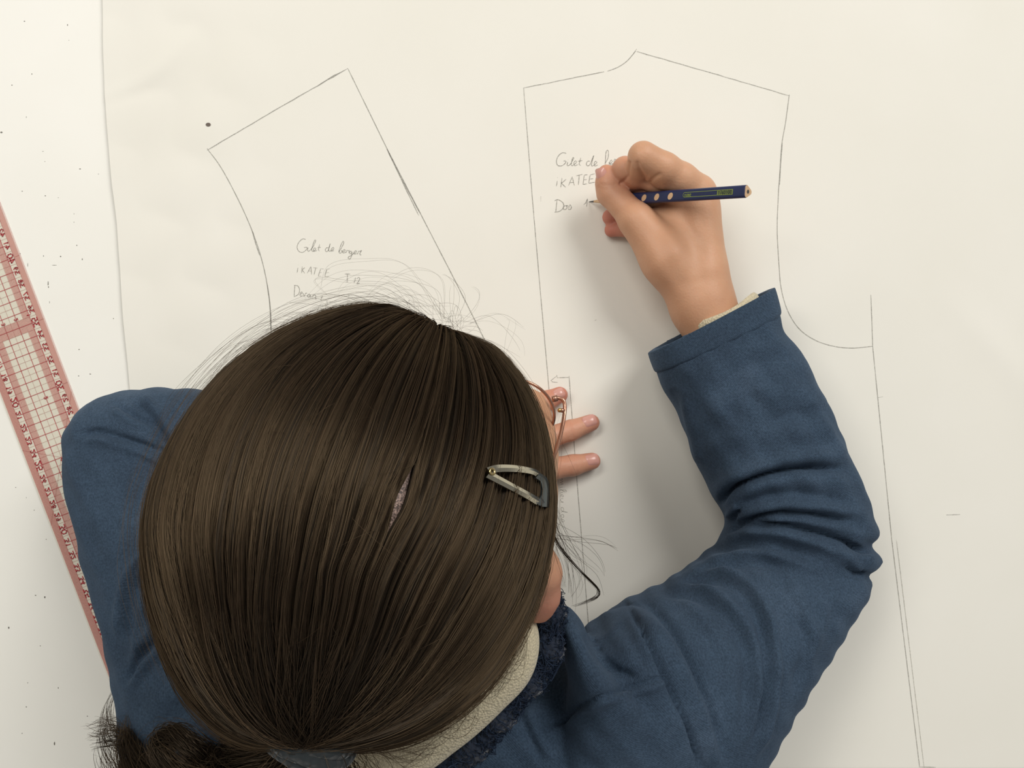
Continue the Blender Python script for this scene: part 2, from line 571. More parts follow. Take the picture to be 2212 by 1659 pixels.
def words_at(strokes, f, smooth=True):
    out = []
    for s in strokes:
        p = np.array([P(*f(x, y))[:2] for x, y in s])
        if len(p) > 3 and smooth: p = catmull(p, 5)
        out.append(densify(p, 0.0012))
    return out
A = lambda x, y: (560 + x / 7.373, 500 + y / 7.373)
cursive_a = [
    [(745, 130), (700, 122), (650, 160), (615, 220), (612, 275), (640, 320), (690, 338), (740, 310), (772, 268), (750, 255), (718, 262)],
    [(785, 255), (775, 300), (800, 315), (860, 250), (905, 150), (885, 150), (855, 230), (840, 300), (865, 318), (905, 285), (893, 265), (870, 285), (878, 318), (925, 305)],
    [(970, 205), (945, 295), (968, 318)], [(932, 262), (985, 255)],
    [(1110, 265), (1075, 265), (1058, 300), (1075, 322), (1105, 300), (1135, 195), (1112, 290), (1128, 318), (1190, 285), (1185, 258), (1155, 280), (1152, 315), (1197, 308)],
    [(1275, 330), (1310, 270), (1350, 190), (1340, 160), (1310, 210), (1275, 320), (1290, 348), (1320, 335), (1318, 305), (1335, 328), (1370, 312), (1365, 290), (1338, 310), (1340, 345), (1385, 335)],
    [(1385, 345), (1400, 305), (1420, 310), (1440, 305), (1430, 345)],
    [(1480, 320), (1455, 320), (1440, 345), (1460, 360), (1482, 330), (1475, 390), (1450, 440), (1425, 435), (1425, 410), (1470, 385), (1510, 350), (1550, 330), (1545, 310), (1515, 330), (1515, 362), (1560, 355)],
    [(1570, 370), (1585, 320), (1605, 320), (1635, 305), (1610, 345), (1610, 372), (1630, 375)]]
caps_a = [[(806, 215), (810, 219)], [(622, 580), (610, 662)], [(629, 535), (632, 540)], [(692, 560), (682, 665)], [(735, 575), (690, 615), (732, 670)], [(770, 668), (830, 560), (840, 690)], [(790, 635), (838, 632)],
          [(865, 580), (930, 585)], [(905, 582), (880, 690)], [(985, 595), (945, 715)], [(985, 597), (1030, 600)], [(965, 655), (1000, 657)], [(945, 715), (985, 715)],
          [(1080, 600), (1050, 725)], [(1080, 600), (1130, 600)], [(1068, 660), (1115, 655)], [(1052, 722), (1125, 715)],
          [(1365, 680), (1455, 680)], [(1410, 680), (1405, 805)], [(1380, 805), (1425, 805)], [(1515, 765), (1545, 740), (1515, 820)]]
curs2_a = [[(1560, 755), (1585, 735), (1605, 755), (1590, 790), (1560, 835), (1605, 825)],
           [(572, 860), (562, 1040)], [(560, 862), (620, 870), (648, 930), (630, 1000), (562, 1043)],
           [(655, 1005), (690, 985), (685, 965), (660, 985), (660, 1030), (698, 1022)], [(705, 985), (722, 1035), (745, 985), (768, 990)],
           [(810, 1000), (785, 1005), (775, 1035), (795, 1050), (820, 1010), (820, 1048), (842, 1040)],
           [(860, 1010), (852, 1060)], [(855, 1040), (880, 1015), (905, 1020), (900, 1075), (925, 1070)], [(1012, 1020), (985, 1095), (1005, 1105)], [(975, 1045), (1025, 1048)]]
draw('front_piece_writing', words_at(cursive_a, A) + words_at(caps_a, A, False) + words_at(curs2_a, A), 0.5 * MM, M_GRAPH, 'pencilled words Gilet de berger, iKATEE, T 12 and Devant')
B_ = lambda x, y: (1160 + x / 3.95, 270 + y / 3.95)
cursive_b = [
    [(250, 245), (215, 240), (180, 270), (165, 310), (175, 345), (205, 352), (235, 335), (247, 312), (225, 310)],
    [(262, 318), (257, 348), (280, 342), (306, 300), (314, 283), (304, 285), (292, 330), (300, 350), (335, 322), (328, 308), (314, 325), (320, 350), (345, 342)],
    [(372, 283), (358, 340), (374, 350)], [(348, 312), (386, 306)], [(264, 298), (266, 300)],
    [(450, 312), (432, 312), (420, 335), (433, 352), (455, 332), (482, 264), (464, 340), (474, 352), (508, 326), (500, 312), (488, 328), (492, 352), (518, 344)],
    [(580, 330), (604, 285), (608, 235), (600, 218), (588, 235), (584, 290), (582, 345), (598, 352), (615, 338), (613, 322), (622, 334), (640, 316), (632, 302), (621, 320), (626, 342), (650, 330)],
    [(652, 332), (660, 296), (672, 300), (686, 294), (682, 325)],
    [(718, 285), (700, 285), (690, 305), (700, 318), (717, 296), (715, 340), (700, 365), (686, 360), (735, 315), (760, 300), (750, 288), (738, 305), (745, 325), (770, 315)],
    [(780, 318), (786, 288), (800, 290), (815, 284)]]
caps_b = [[(172, 480), (165, 525)], [(174, 450), (176, 453)], [(212, 455), (202, 538)], [(248, 465), (208, 500), (245, 535)], [(268, 520), (300, 445), (318, 520)], [(278, 495), (312, 492)],
          [(335, 436), (388, 424)], [(360, 430), (352, 515)], [(402, 430), (392, 510)], [(402, 430), (432, 427)], [(396, 470), (425, 468)], [(392, 510), (425, 505)],
          [(452, 430), (440, 500)], [(452, 430), (492, 418)], [(446, 465), (480, 460)], [(440, 500), (498, 490)],
          [(396, 684), (414, 668), (430, 632), (422, 702)]]
curs2_b = [[(170, 640), (160, 742)], [(150, 648), (180, 640), (222, 668), (224, 708), (192, 738), (148, 746)],
           [(248, 690), (230, 695), (222, 715), (240, 724), (256, 708), (248, 690), (268, 694)], [(268, 714), (280, 684), (292, 702), (285, 722), (264, 722)]]
draw('back_piece_writing', words_at(cursive_b, B_) + words_at(caps_b, B_, False) + words_at(curs2_b, B_), 0.55 * MM, M_GRAPH, 'pencilled words Gilet de berger, iKATEE and Dos')
# "milieu dos" written sideways along the grain line; letters in a unit line, then turned a quarter clockwise
ml = [[(0, 0), (2, 12), (4, 3), (6, 12), (8, 3), (10, 12), (12, 0)], [(15, 11), (15.5, 1), (17, 0)], [(15, 15), (15.4, 15.4)], [(18, 0), (22, 14), (22.5, 22), (20, 20), (19.5, 4), (21, 0)],
      [(24, 11), (24.5, 1), (26, 0)], [(24, 15), (24.4, 15.4)], [(27, 4), (31, 7), (30, 11), (27.5, 8), (28, 1), (32, 1)], [(34, 10), (34, 2), (36, 0), (39, 4), (39.5, 10), (39.5, 0)],
      [(54, 9), (50, 9), (48, 4), (51, 0), (54.5, 6), (56, 22), (55, 4), (57, 0)], [(63, 9), (60, 7), (60, 1), (63, 0), (65, 5), (63, 9)], [(67, 2), (70, 10), (72, 4), (69, 0), (66, 0)]]
gx, gy = 1208, 1032
draw('grain_line_writing', [densify(catmull(np.array([P(gx + 0.62 * yy + xx * 0.07, gy + 1.32 * xx)[:2] for xx, yy in s]), 4), 0.0012) for s in ml], 0.45 * MM, M_GRAPH_L, 'faint pencilled words milieu dos written sideways')

# ------------------------------------------------------------------ transparent pattern ruler lying face down
rc = P(133, 988)
rdir = np.array([0.357, -0.934]); rdir /= np.linalg.norm(rdir)       # down the picture along the ruler
rprp = np.array([-rdir[1], rdir[0]])                                   # towards the picture's right
ruler = empty('pattern_ruler', (rc[0], rc[1], 0.0))
tag(ruler, 'clear plastic pattern ruler with red grid, mirrored numerals and pink edges beside the blue sleeve', 'ruler')
def R2(l, w):
    """ruler coordinates in cm -> local metres (l along from centre, w across from centre)"""
    q = rdir * l * 0.01 + rprp * w * 0.01
    return q
RZ0, RZ1 = 0.0007, 0.0019
def ruler_box(l0, l1, w0, w1, z0, z1):
    c = [R2(l0, w0), R2(l0, w1), R2(l1, w1), R2(l1, w0)]
    v = [(*q, z0) for q in c] + [(*q, z1) for q in c]
    return v, [(3, 2, 1, 0), (4, 5, 6, 7), (0, 1, 5, 4), (1, 2, 6, 5), (2, 3, 7, 6), (3, 0, 4, 7)]
M_CLEAR = mat_tint('clear_plastic', (0.965, 0.96, 0.935))
M_PINK = mat_print('pink_print', (236, 158, 154), 0.50)
M_RED = mat_print('red_print', (196, 72, 84), 0.80)
M_REDT = mat_print('thin_red_print', (190, 100, 100), 0.45)
M_DIG = mat_print('red_numerals', (200, 48, 66), 0.92)
mesh_obj('ruler_blade', *ruler_box(-25.3, 25.3, -2.5, 2.5, RZ0, RZ1), M_CLEAR, ruler, False)
def strip(mb, l0, l1, w0, w1, z):
    c = [R2(l0, w0), R2(l0, w1), R2(l1, w1), R2(l1, w0)]
    mb.add(([(*q, z) for q in c], [(0, 1, 2, 3)]))
ZP = 0.00018
for s in (-1, 1):
    mb = MB()
    strip(mb, -25.3, 25.3, min(s * 2.5, s * 1.98), max(s * 2.5, s * 1.98), ZP)
    mb.build('edge_band', M_PINK, ruler, False)
    mb = MB()
    strip(mb, -25.3, 25.3, min(s * 1.5, s * 1.0), max(s * 1.5, s * 1.0), ZP)
    mb.build('inner_band', mat_print('inner_pink', (244, 176, 172), 0.40), ruler, False)
for l0 in (-10, 10):
    mb = MB(); strip(mb, l0 - 0.5, l0 + 0.5, -1.0, 1.0, ZP + 0.00002)
    mb.build('cross_band', mat_print('cross_pink', (244, 176, 172), 0.40), ruler, False)
thick, thin = MB(), MB()
ZL = ZP + 0.00012
for w in (-1.5, -0.5, 0.5, 1.5):
    strip(thick, -25.3, 25.3, w - 0.022, w + 0.022, ZL)
for w in (-2.0, 2.0, 0.0, -1.0, 1.0):
    strip(thin, -25.3, 25.3, w - 0.014, w + 0.014, ZL)
for k in range(-50, 51):
    l = k * 0.5
    if k % 2 == 0: strip(thick, l - 0.022, l + 0.022, -1.85, 1.85, ZL + 0.00003)
    else: strip(thin, l - 0.015, l + 0.015, -2.0, 2.0, ZL + 0.00003)
for s in (-1, 1):
    for q in range(1, 5):
        w = s * (1.0 + q * 0.1)
        strip(thin, -25.3, 25.3, w - 0.012, w + 0.012, ZL + 0.00005)
for l0 in (-10, 10):
    for q in range(-9, 10):
        w = q * 0.1
        strip(thin, l0 - 0.5, l0 + 0.5, w - 0.012, w + 0.012, ZL + 0.00005)
for k in range(-250, 251):
    strip(thin, k * 0.1 - 0.012, k * 0.1 + 0.012, -2.48, -2.0, ZL + 0.00006)
    if k % 50 == 0:
        strip(thin, k * 0.1 - 0.02, k * 0.1 + 0.02, 2.0, 2.48, ZL + 0.00006)
thick.build('grid_line', M_RED, ruler, False)
thin.build('fine_line', M_REDT, ruler, False)
def seg_ribbon(mb, a, b, w, z):
    a, b = np.array(a), np.array(b); t = (b - a) / np.linalg.norm(b - a); n = np.array([-t[1], t[0]]) * w / 2
    mb.add(([(*(a + n), z), (*(a - n), z), (*(b - n), z), (*(b + n), z)], [(0, 1, 2, 3)]))
ang = MB()
for (l, w) in ((-4.4, 2.5), (4.4, -2.5), (-1.5, -2.5)):
    seg_ribbon(ang, R2(0, 0), R2(l, w), 0.0003, ZL + 0.0001)
ang.build('angle_line', M_REDT, ruler, False)
DIG = {'0': [[(.5, 1), (.1, .75), (.1, .25), (.5, 0), (.9, .25), (.9, .75), (.5, 1)]], '1': [[(.3, .8), (.55, 1), (.55, 0)]],
       '2': [[(.1, .75), (.4, 1), (.85, .8), (.7, .45), (.1, 0), (.9, 0)]], '3': [[(.1, .95), (.8, .95), (.45, .55), (.85, .4), (.75, .05), (.1, .05)]],
       '4': [[(.7, 0), (.7, 1), (.1, .3), (.95, .3)]], '5': [[(.85, 1), (.25, 1), (.2, .55), (.75, .6), (.85, .2), (.5, 0), (.1, .1)]],
       '6': [[(.75, 1), (.25, .6), (.15, .2), (.5, 0), (.85, .2), (.7, .5), (.2, .4)]], '7': [[(.1, 1), (.9, 1), (.4, 0)]],
       '8': [[(.5, .55), (.15, .75), (.5, 1), (.85, .75), (.5, .55), (.1, .25), (.5, 0), (.9, .25), (.5, .55)]], '9': [[(.8, .6), (.4, .5), (.2, .8), (.55, 1), (.8, .8), (.75, .3), (.4, 0)]]}
def digits(mb, text, org, rd, up, hgt, wdt, width, gap=0.0):
    """mirrored digit strokes; rd reading direction, up glyph top, in ruler-local metres"""
    for i, ch in enumerate(text):
        for st in DIG[ch]:
            p = np.array([org + rd * ((i * (1 + gap) + x) * wdt) + up * (y * hgt) for x, y in st])
            for a, b in zip(p[:-1], p[1:]):
                e = (b - a); e = e / (np.linalg.norm(e) + 1e-9) * width * 0.35
                seg_ribbon(mb, a - e, b + e, width, ZL + 0.00016)
dg_left, dg_right = MB(), MB()
for n in range(1, 50):
    big = n % 5 == 0
    h, wd, st = (0.0042, 0.0034, 0.0007) if big else (0.0031, 0.0027, 0.00062)
    t = str(n)
    l = n - 25
    if big: digits(dg_left, t, R2(l - 0.0 - 0.5 * len(t) * wd * 100 * 1.1, -1.56), rdir, -rprp, h, wd, st, 0.15)
    else: digits(dg_left, t, R2(l - 0.5 * len(t) * wd * 100 * 1.1, -1.66), rdir, -rprp, h, wd, st, 0.25)
    l = 25 - n
    if big: digits(dg_right, t, R2(l + 0.5 * len(t) * wd * 100 * 1.1, 1.56), -rdir, rprp, h, wd, st, 0.15)
    else: digits(dg_right, t, R2(l + 0.5 * len(t) * wd * 100 * 1.1, 1.66), -rdir, rprp, h, wd, st, 0.25)
mid = dg_right
digits(mid, '0', R2(0.05, 0.2), rdir, -rprp, 0.003, 0.0026, 0.0006)
for q, w in enumerate((1.5, 0.5, -0.5, -1.5)):
    digits(mid, str(q + 1), R2(-10.75, w + 0.12), rdir, -rprp, 0.0025, 0.002, 0.0005)
digits(mid, '2', R2(-4.6, 0.62), rdir, -rprp, 0.0025, 0.002, 0.0005)
for k in range(5):
    digits(mid, str((5 - k) * 2), R2(-8.5 + k * 1.0 - 8, -0.9), rdir, -rprp, 0.0025, 0.002, 0.0005)
dg_left.build('numerals', M_DIG, ruler, False)
dg_right.build('numerals', M_DIG, ruler, False)

# ------------------------------------------------------------------ head frame
yaw = np.array([0.26, 0.966, 0.0]); yaw /= np.linalg.norm(yaw)
HR = np.array([yaw[1], -yaw[0], 0.0])                     # the person's right
pitch = math.radians(45)
ZZ = np.array([0, 0, 1.0])
HF = math.cos(pitch) * yaw - math.sin(pitch) * ZZ          # out of the face
HU = math.sin(pitch) * yaw + math.cos(pitch) * ZZ          # crown
HM = np.array([HR, HF, HU])
LENS = P(1117, 886, 0.148)                                 # centre of the right spectacle lens
MIDF = LENS - 0.034 * HR                                   # bridge of the spectacles
SK = np.array([-0.063, -0.050, 0.238])                     # skull centre

# ------------------------------------------------------------------ body as one continuous surface (signed distance on a rectilinear grid)
def axis_grid(lo, hi, fine_lo, fine_hi, fine, coarse):
    a = np.arange(lo, fine_lo, coarse)
    b = np.arange(fine_lo, fine_hi, fine)
    c_ = np.arange(fine_hi, hi, coarse)
    return np.concatenate([a, b, c_]).astype(np.float32)
GX = axis_grid(-0.235, 0.225, 0.055, 0.152, 0.0011, 0.0026)
GX = np.concatenate([np.arange(-0.235, -0.01, 0.0028), np.arange(-0.01, 0.152, 0.00105), np.arange(0.152, 0.23, 0.0028)]).astype(np.float32)
GY = np.concatenate([np.arange(-0.50, -0.10, 0.0032), np.arange(-0.10, 0.0, 0.0014), np.arange(0.0, 0.05, 0.002), np.arange(0.05, 0.175, 0.00105), np.arange(0.175, 0.19, 0.002)]).astype(np.float32)
GZ = np.concatenate([np.arange(-0.14, -0.002, 0.0034), np.arange(-0.002, 0.078, 0.00105), np.arange(0.078, 0.35, 0.0024)]).astype(np.float32)
FIELD = np.full((len(GX), len(GY), len(GZ)), 1.0, np.float32)

def smin(a, b, k):
    if k <= 0: return np.minimum(a, b)
    h = np.clip(0.5 + 0.5 * (b - a) / k, 0, 1)
    return b * (1 - h) + a * h - k * h * (1 - h)

def prim_box(pr):
    if pr[0] == 'c':
        _, a, b, ra, rb = pr
        lo = np.minimum(a - ra, b - rb); hi = np.maximum(a + ra, b + rb)
    else:
        _, c_, ax, r = pr
        e = np.abs(np.asarray(ax).T @ np.diag(r)).sum(1)
        lo, hi = c_ - e, c_ + e
    return lo, hi

def eval_prim(pr, X, Y, Z):
    if pr[0] == 'c':
        _, a, b, ra, rb = pr
        d = b - a; L2 = float(d @ d) + 1e-12
        px, py, pz = X - a[0], Y - a[1], Z - a[2]
        t = np.clip((px * d[0] + py * d[1] + pz * d[2]) / L2, 0, 1)
        return np.sqrt((px - d[0] * t) ** 2 + (py - d[1] * t) ** 2 + (pz - d[2] * t) ** 2) - (ra + (rb - ra) * t)
    _, c_, ax, r = pr
    px, py, pz = X - c_[0], Y - c_[1], Z - c_[2]
    q = [px * ax[i][0] + py * ax[i][1] + pz * ax[i][2] for i in range(3)]
    k0 = np.sqrt(sum((q[i] / r[i]) ** 2 for i in range(3)))
    k1 = np.sqrt(sum((q[i] / r[i] ** 2) ** 2 for i in range(3))) + 1e-9
    return k0 * (k0 - 1) / k1

def window(lo, hi, m):
    out = []
    for g, a, b in zip((GX, GY, GZ), lo, hi):
        i = max(0, int(np.searchsorted(g, a - m)) - 1); j = min(len(g), int(np.searchsorted(g, b + m)) + 1)
        out.append(slice(i, max(j, i + 1)))
    return tuple(out)

def add_group(prims, kin, kout, sub=False):
    los, his = zip(*[prim_box(p) for p in prims])
    lo, hi = np.min(los, 0), np.max(his, 0)
    m = max(kin, kout) * 1.5 + 0.008
    w = window(lo, hi, m)
    X = GX[w[0]][:, None, None]; Y = GY[w[1]][None, :, None]; Z = GZ[w[2]][None, None, :]
    g = None
    for p in prims:
        d = eval_prim(p, X, Y, Z).astype(np.float32)
        g = d if g is None else smin(g, d, kin)
    if sub:
        FIELD[w] = -smin(-FIELD[w], g, kout)
    else:
        FIELD[w] = smin(FIELD[w], g, kout)

def C(a, b, ra, rb): return ('c', np.asarray(a, float), np.asarray(b, float), ra, rb)
def chain(pts):
    return [C(P(*a[:3]), P(*b[:3]), a[3], b[3]) for a, b in zip(pts[:-1], pts[1:])]
def E(c_, r, ax=np.eye(3)): return ('e', np.asarray(c_, float), np.asarray(ax, float), np.asarray(r, float))
def HL(r, f, u): return MIDF + r * HR + f * HF + u * HU      # face-local point

# torso, neck and arms
add_group([C((-0.045, -0.245, 0.090), (-0.045, -0.47, -0.07), 0.052, 0.062), C((-0.145, -0.225, 0.085), (0.065, -0.225, 0.085), 0.030, 0.030),
           C(SK - 0.055 * HU - 0.01 * HF, (-0.045, -0.20, 0.115), 0.036, 0.044)], 0.03, 0.0)
add_group([C(P(1420, 1600, 0.085), P(1735, 1160, 0.047), 0.026, 0.025), C(P(1735, 1160, 0.047), P(1600, 815, 0.042), 0.026, 0.021), C(P(1600, 815, 0.042), P(1518, 672, 0.037), 0.0205, 0.0185)], 0.012, 0.02)
add_group([C(P(430, 1600, 0.085), P(280, 965, 0.046), 0.026, 0.024), C(P(280, 965, 0.046), P(960, 970, 0.026), 0.024, 0.018)], 0.012, 0.02)
# head: skull, face, jaw, features
add_group([E(SK, (0.067, 0.078, 0.076), HM), E(HL(0, -0.060, -0.022), (0.060, 0.050, 0.072), HM), C(HL(0, -0.045, -0.072), HL(0, -0.038, -0.085), 0.022, 0.015)], 0.03, 0.02)
add_group([C(HL(0, -0.014, 0.006), HL(0, 0.004, -0.030), 0.0055, 0.0085), C(HL(-0.009, -0.008, -0.032), HL(0.009, -0.008, -0.032), 0.0055, 0.0055)], 0.006, 0.008)
for s in (-1, 1):
    add_group([E(HL(s * 0.032, -0.006, 0.0), (0.015, 0.008, 0.010), HM)], 0.0, 0.008, sub=True)
    add_group([C(HL(s * 0.016, -0.013, 0.017), HL(s * 0.046, -0.024, 0.016), 0.005, 0.004)], 0, 0.008)
    add_group([E(HL(s * 0.036, -0.024, -0.030), (0.02, 0.015, 0.02), HM)], 0, 0.015)
add_group([C(HL(-0.020, -0.019, -0.052), HL(0, -0.0115, -0.050), 0.003, 0.0045), C(HL(0, -0.0115, -0.050), HL(0.020, -0.019, -0.052), 0.0045, 0.003)], 0.003, 0.004)
add_group([C(HL(-0.016, -0.018, -0.060), HL(0, -0.0125, -0.059), 0.003, 0.005), C(HL(0, -0.0125, -0.059), HL(0.016, -0.018, -0.060), 0.005, 0.003)], 0.003, 0.004)
add_group(chain([(1108, 866, 0.139, 0.008), (1138, 885, 0.138, 0.0095), (1146, 930, 0.143, 0.0105), (1140, 980, 0.152, 0.013), (1110, 1050, 0.17, 0.022)]), 0.012, 0.022)
for s in (-1, 1):
    add_group([E(HL(s * 0.032, -0.0175, 0.0045), (0.0135, 0.0098, 0.0080), HM)], 0, 0.004)
# ears
EARA = [(1168, 1190, 0.214, 0.0055), (1176, 1240, 0.206, 0.0062), (1175, 1285, 0.198, 0.0066), (1164, 1312, 0.192, 0.0078)]
add_group(chain(EARA), 0.009, 0.0)
add_group(chain([(1150, 1230, 0.207, 0.006), (1150, 1280, 0.198, 0.005), (1157, 1305, 0.193, 0.005)]), 0.006, 0.006)
add_group(chain([(1150, 1225, 0.207, 0.008), (1100, 1225, 0.210, 0.014)]), 0.0, 0.012)
def mirror_head(p):
    d = np.asarray(p) - SK
    return SK + d - 2 * (d @ HR) * HR
ml_ = [(mirror_head(P(*e[:3])) + 0.012 * HR, e[3]) for e in EARA]
add_group([C(a[0], b[0], a[1], b[1]) for a, b in zip(ml_[:-1], ml_[1:])], 0.004, 0.006)

# the writing hand: metacarpals, thumb, fingers
KP = 0.010
add_group(chain([(1522, 668, 0.038, 0.0190), (1505, 600, 0.040, 0.0185)]) + chain([(1530, 640, 0.042, 0.0130), (1511, 418, 0.046, 0.0112)])
          + chain([(1528, 645, 0.034, 0.0135), (1507, 440, 0.040, 0.0112)]) + chain([(1520, 650, 0.026, 0.0130), (1492, 470, 0.027, 0.0110)])
          + chain([(1505, 650, 0.020, 0.0125), (1470, 500, 0.015, 0.0105)])
          + chain([(1492, 640, 0.040, 0.0150), (1440, 560, 0.043, 0.0160), (1376, 478, 0.041, 0.0112)])
          + chain([(1470, 520, 0.030, 0.020), (1480, 580, 0.032, 0.020)]) + chain([(1440, 475, 0.030, 0.013), (1500, 455, 0.036, 0.013)]), KP, 0.012)
# thumb
add_group(chain([(1440, 556, 0.043, 0.0150), (1374, 475, 0.041, 0.0108), (1320, 415, 0.0335, 0.0096), (1312, 393, 0.035, 0.0076), (1310, 375, 0.036, 0.0062)]), 0.004, 0.005)
# index
add_group(chain([(1507, 410, 0.047, 0.0108), (1472, 386, 0.054, 0.0102), (1436, 363, 0.060, 0.0096), (1389, 338, 0.064, 0.0100)]) + chain([(1411, 364, 0.055, 0.0088), (1436, 378, 0.052, 0.010)]), 0.004, 0.003)
add_group(chain([(1388, 338, 0.064, 0.0094), (1374, 380, 0.042, 0.0078), (1362, 400, 0.0285, 0.0070)]), 0.003, 0.0012)
add_group(chain([(1485, 425, 0.036, 0.012), (1428, 404, 0.033, 0.0088)]), 0.003, 0.0012)
# middle
add_group(chain([(1505, 438, 0.042, 0.0105), (1420, 388, 0.042, 0.0095), (1350, 366, 0.041, 0.0084), (1345, 392, 0.022, 0.0072), (1330, 428, 0.0105, 0.0062)]), 0.003, 0.0015)
# ring and little finger, curled in with the tips showing under the thumb
add_group(chain([(1492, 470, 0.028, 0.0102), (1395, 425, 0.028, 0.0088), (1352, 448, 0.014, 0.0066), (1318, 469, 0.0078, 0.0058)]), 0.003, 0.0015)
add_group(chain([(1470, 500, 0.016, 0.0095), (1390, 480, 0.019, 0.0078), (1350, 492, 0.0105, 0.0060), (1321, 497, 0.0066, 0.0052)]), 0.003, 0.0015)

# the resting hand: fingers spread on the paper
add_group(chain([(955, 968, 0.026, 0.0180), (1020, 965, 0.024, 0.018)]) + chain([(1000, 940, 0.022, 0.013), (1085, 925, 0.017, 0.0100)]) + chain([(1000, 960, 0.024, 0.014), (1098, 972, 0.019, 0.0108)])
          + chain([(1000, 985, 0.024, 0.014), (1106, 1018, 0.020, 0.0110)]) + chain([(1000, 1005, 0.023, 0.014), (1092, 1062, 0.020, 0.0108)]), 0.010, 0.012)
add_group(chain([(1098, 972, 0.019, 0.0095), (1178, 948, 0.0150, 0.0082), (1232, 930, 0.0100, 0.0073), (1277, 913, 0.0076, 0.0062)]), 0.003, 0.004)
add_group(chain([(1106, 1018, 0.020, 0.0098), (1186, 1013, 0.0160, 0.0084), (1238, 1005, 0.0105, 0.0074), (1279, 996, 0.0078, 0.0062)]), 0.003, 0.004)
add_group(chain([(1085, 925, 0.017, 0.0086), (1146, 882, 0.0125, 0.0076), (1180, 866, 0.0090, 0.0070), (1209, 853, 0.0072, 0.0060)]), 0.003, 0.004)
add_group(chain([(1092, 1062, 0.020, 0.0096), (1150, 1082, 0.0220, 0.0084), (1165, 1080, 0.0090, 0.0068)]), 0.003, 0.004)
add_group(chain([(1010, 1010, 0.020, 0.013), (1060, 1100, 0.013, 0.0095), (1105, 1135, 0.0085, 0.0072)]), 0.005, 0.006)

def surface_nets():
    S = FIELD < 0
    act = np.zeros(tuple(n - 1 for n in S.shape), bool)
    s000 = S[:-1, :-1, :-1]
    for dx in (0, 1):
        for dy in (0, 1):
            for dz in (0, 1):
                if dx + dy + dz:
                    act |= S[dx:S.shape[0] - 1 + dx, dy:S.shape[1] - 1 + dy, dz:S.shape[2] - 1 + dz] != s000
    ids = np.flatnonzero(act)
    I, J, K = np.unravel_index(ids, act.shape)
    acc = np.zeros((len(ids), 3)); cnt = np.zeros(len(ids))
    corners = [(a, b, c_) for a in (0, 1) for b in (0, 1) for c_ in (0, 1)]
    for a in corners:
        for ax in range(3):
            if a[ax] == 0:
                b = list(a); b[ax] = 1
                fa = FIELD[I + a[0], J + a[1], K + a[2]].astype(float); fb = FIELD[I + b[0], J + b[1], K + b[2]].astype(float)
                m = (fa < 0) != (fb < 0)
                t = np.where(m, fa / np.where(m, fa - fb, 1), 0)
                pa = np.stack([GX[I + a[0]], GY[J + a[1]], GZ[K + a[2]]], 1).astype(float)
                pb = np.stack([GX[I + b[0]], GY[J + b[1]], GZ[K + b[2]]], 1).astype(float)
                acc += np.where(m[:, None], pa + (pb - pa) * t[:, None], 0); cnt += m
    vert = acc / cnt[:, None]
    shp = act.shape
    quads = []
    for ax in range(3):
        a0 = [slice(None)] * 3; a1 = [slice(None)] * 3
        a0[ax] = slice(0, -1); a1[ax] = slice(1, None)
        o1, o2 = (ax + 1) % 3, (ax + 2) % 3
        for o in (o1, o2):
            a0[o] = slice(1, -1); a1[o] = slice(1, -1)
        A0, A1 = S[tuple(a0)], S[tuple(a1)]
        for flip, msk in ((False, A0 & ~A1), (True, ~A0 & A1)):
            idx = list(np.nonzero(msk))
            idx[o1] = idx[o1] + 1; idx[o2] = idx[o2] + 1
            def cell(d1, d2):
                c_ = [idx[0], idx[1], idx[2]]
                c_[o1] = c_[o1] - d1; c_[o2] = c_[o2] - d2
                return np.ravel_multi_index(c_, shp)
            q = np.stack([cell(1, 1), cell(0, 1), cell(0, 0), cell(1, 0)], 1)
            if flip: q = q[:, ::-1]
            quads.append(q)
    q = np.concatenate(quads)
    q = np.searchsorted(ids, q)
    return vert, q

def smooth_mesh(v, q, it, lam=0.5):
    e = np.concatenate([q[:, [0, 1]], q[:, [1, 2]], q[:, [2, 3]], q[:, [3, 0]]])
    e = np.concatenate([e, e[:, ::-1]])
    cnt = np.bincount(e[:, 0], minlength=len(v))[:, None]
    for _ in range(it):
        s = np.stack([np.bincount(e[:, 0], weights=v[e[:, 1], k], minlength=len(v)) for k in range(3)], 1) / np.maximum(cnt, 1)
        v = v + lam * (s - v)
    return v

bv, bq = surface_nets()
bv = smooth_mesh(bv, bq, 2, 0.4)
del FIELD
person = empty('person', (-0.045, -0.20, 0.0))
tag(person, 'dark-haired person in a navy sweatshirt bent over the paper, writing with a pencil', 'person')
PEO = np.array(person.location)
def pobj(o, parent=None):
    """parent a finished world-space object to the person, keeping its place"""
    o.parent = parent or person
    o.location = -PEO if parent is None else Vector((0, 0, 0))
    return o
creases = [([(1377, 352), (1380, 362), (1386, 375), (1397, 393)], -1.1, 3.5), ([(1360, 352), (1358, 368), (1355, 383), (1341, 396)], -1.1, 3.5), ([(1401, 398), (1411, 386), (1424, 377)], -0.9, 4.0),
           ([(1229, 914), (1234, 928), (1238, 944)], -0.35, 3.0), ([(1240, 984), (1244, 1004), (1245, 1024)], -0.35, 3.0), ([(1224, 917), (1229, 930), (1233, 945)], -0.25, 2.5), ([(1182, 930), (1188, 948), (1192, 966)], -0.3, 4.0),
           ([(1298, 398), (1312, 400), (1328, 398)], -0.3, 3.0), ([(1293, 405), (1310, 408), (1330, 405)], -0.25, 3.0), ([(1380, 322), (1394, 320), (1404, 324)], -0.25, 3.0), ([(1420, 500), (1440, 560), (1470, 610)], -0.6, 16.0), ([(1480, 470), (1500, 540), (1515, 600)], -0.9, 18.0)]
bme = quad_mesh('tmp_body', bv, bq)
bn = np.empty(len(bv) * 3, np.float32); bme.vertices.foreach_get('normal', bn); bn = bn.reshape(-1, 3).astype(float)
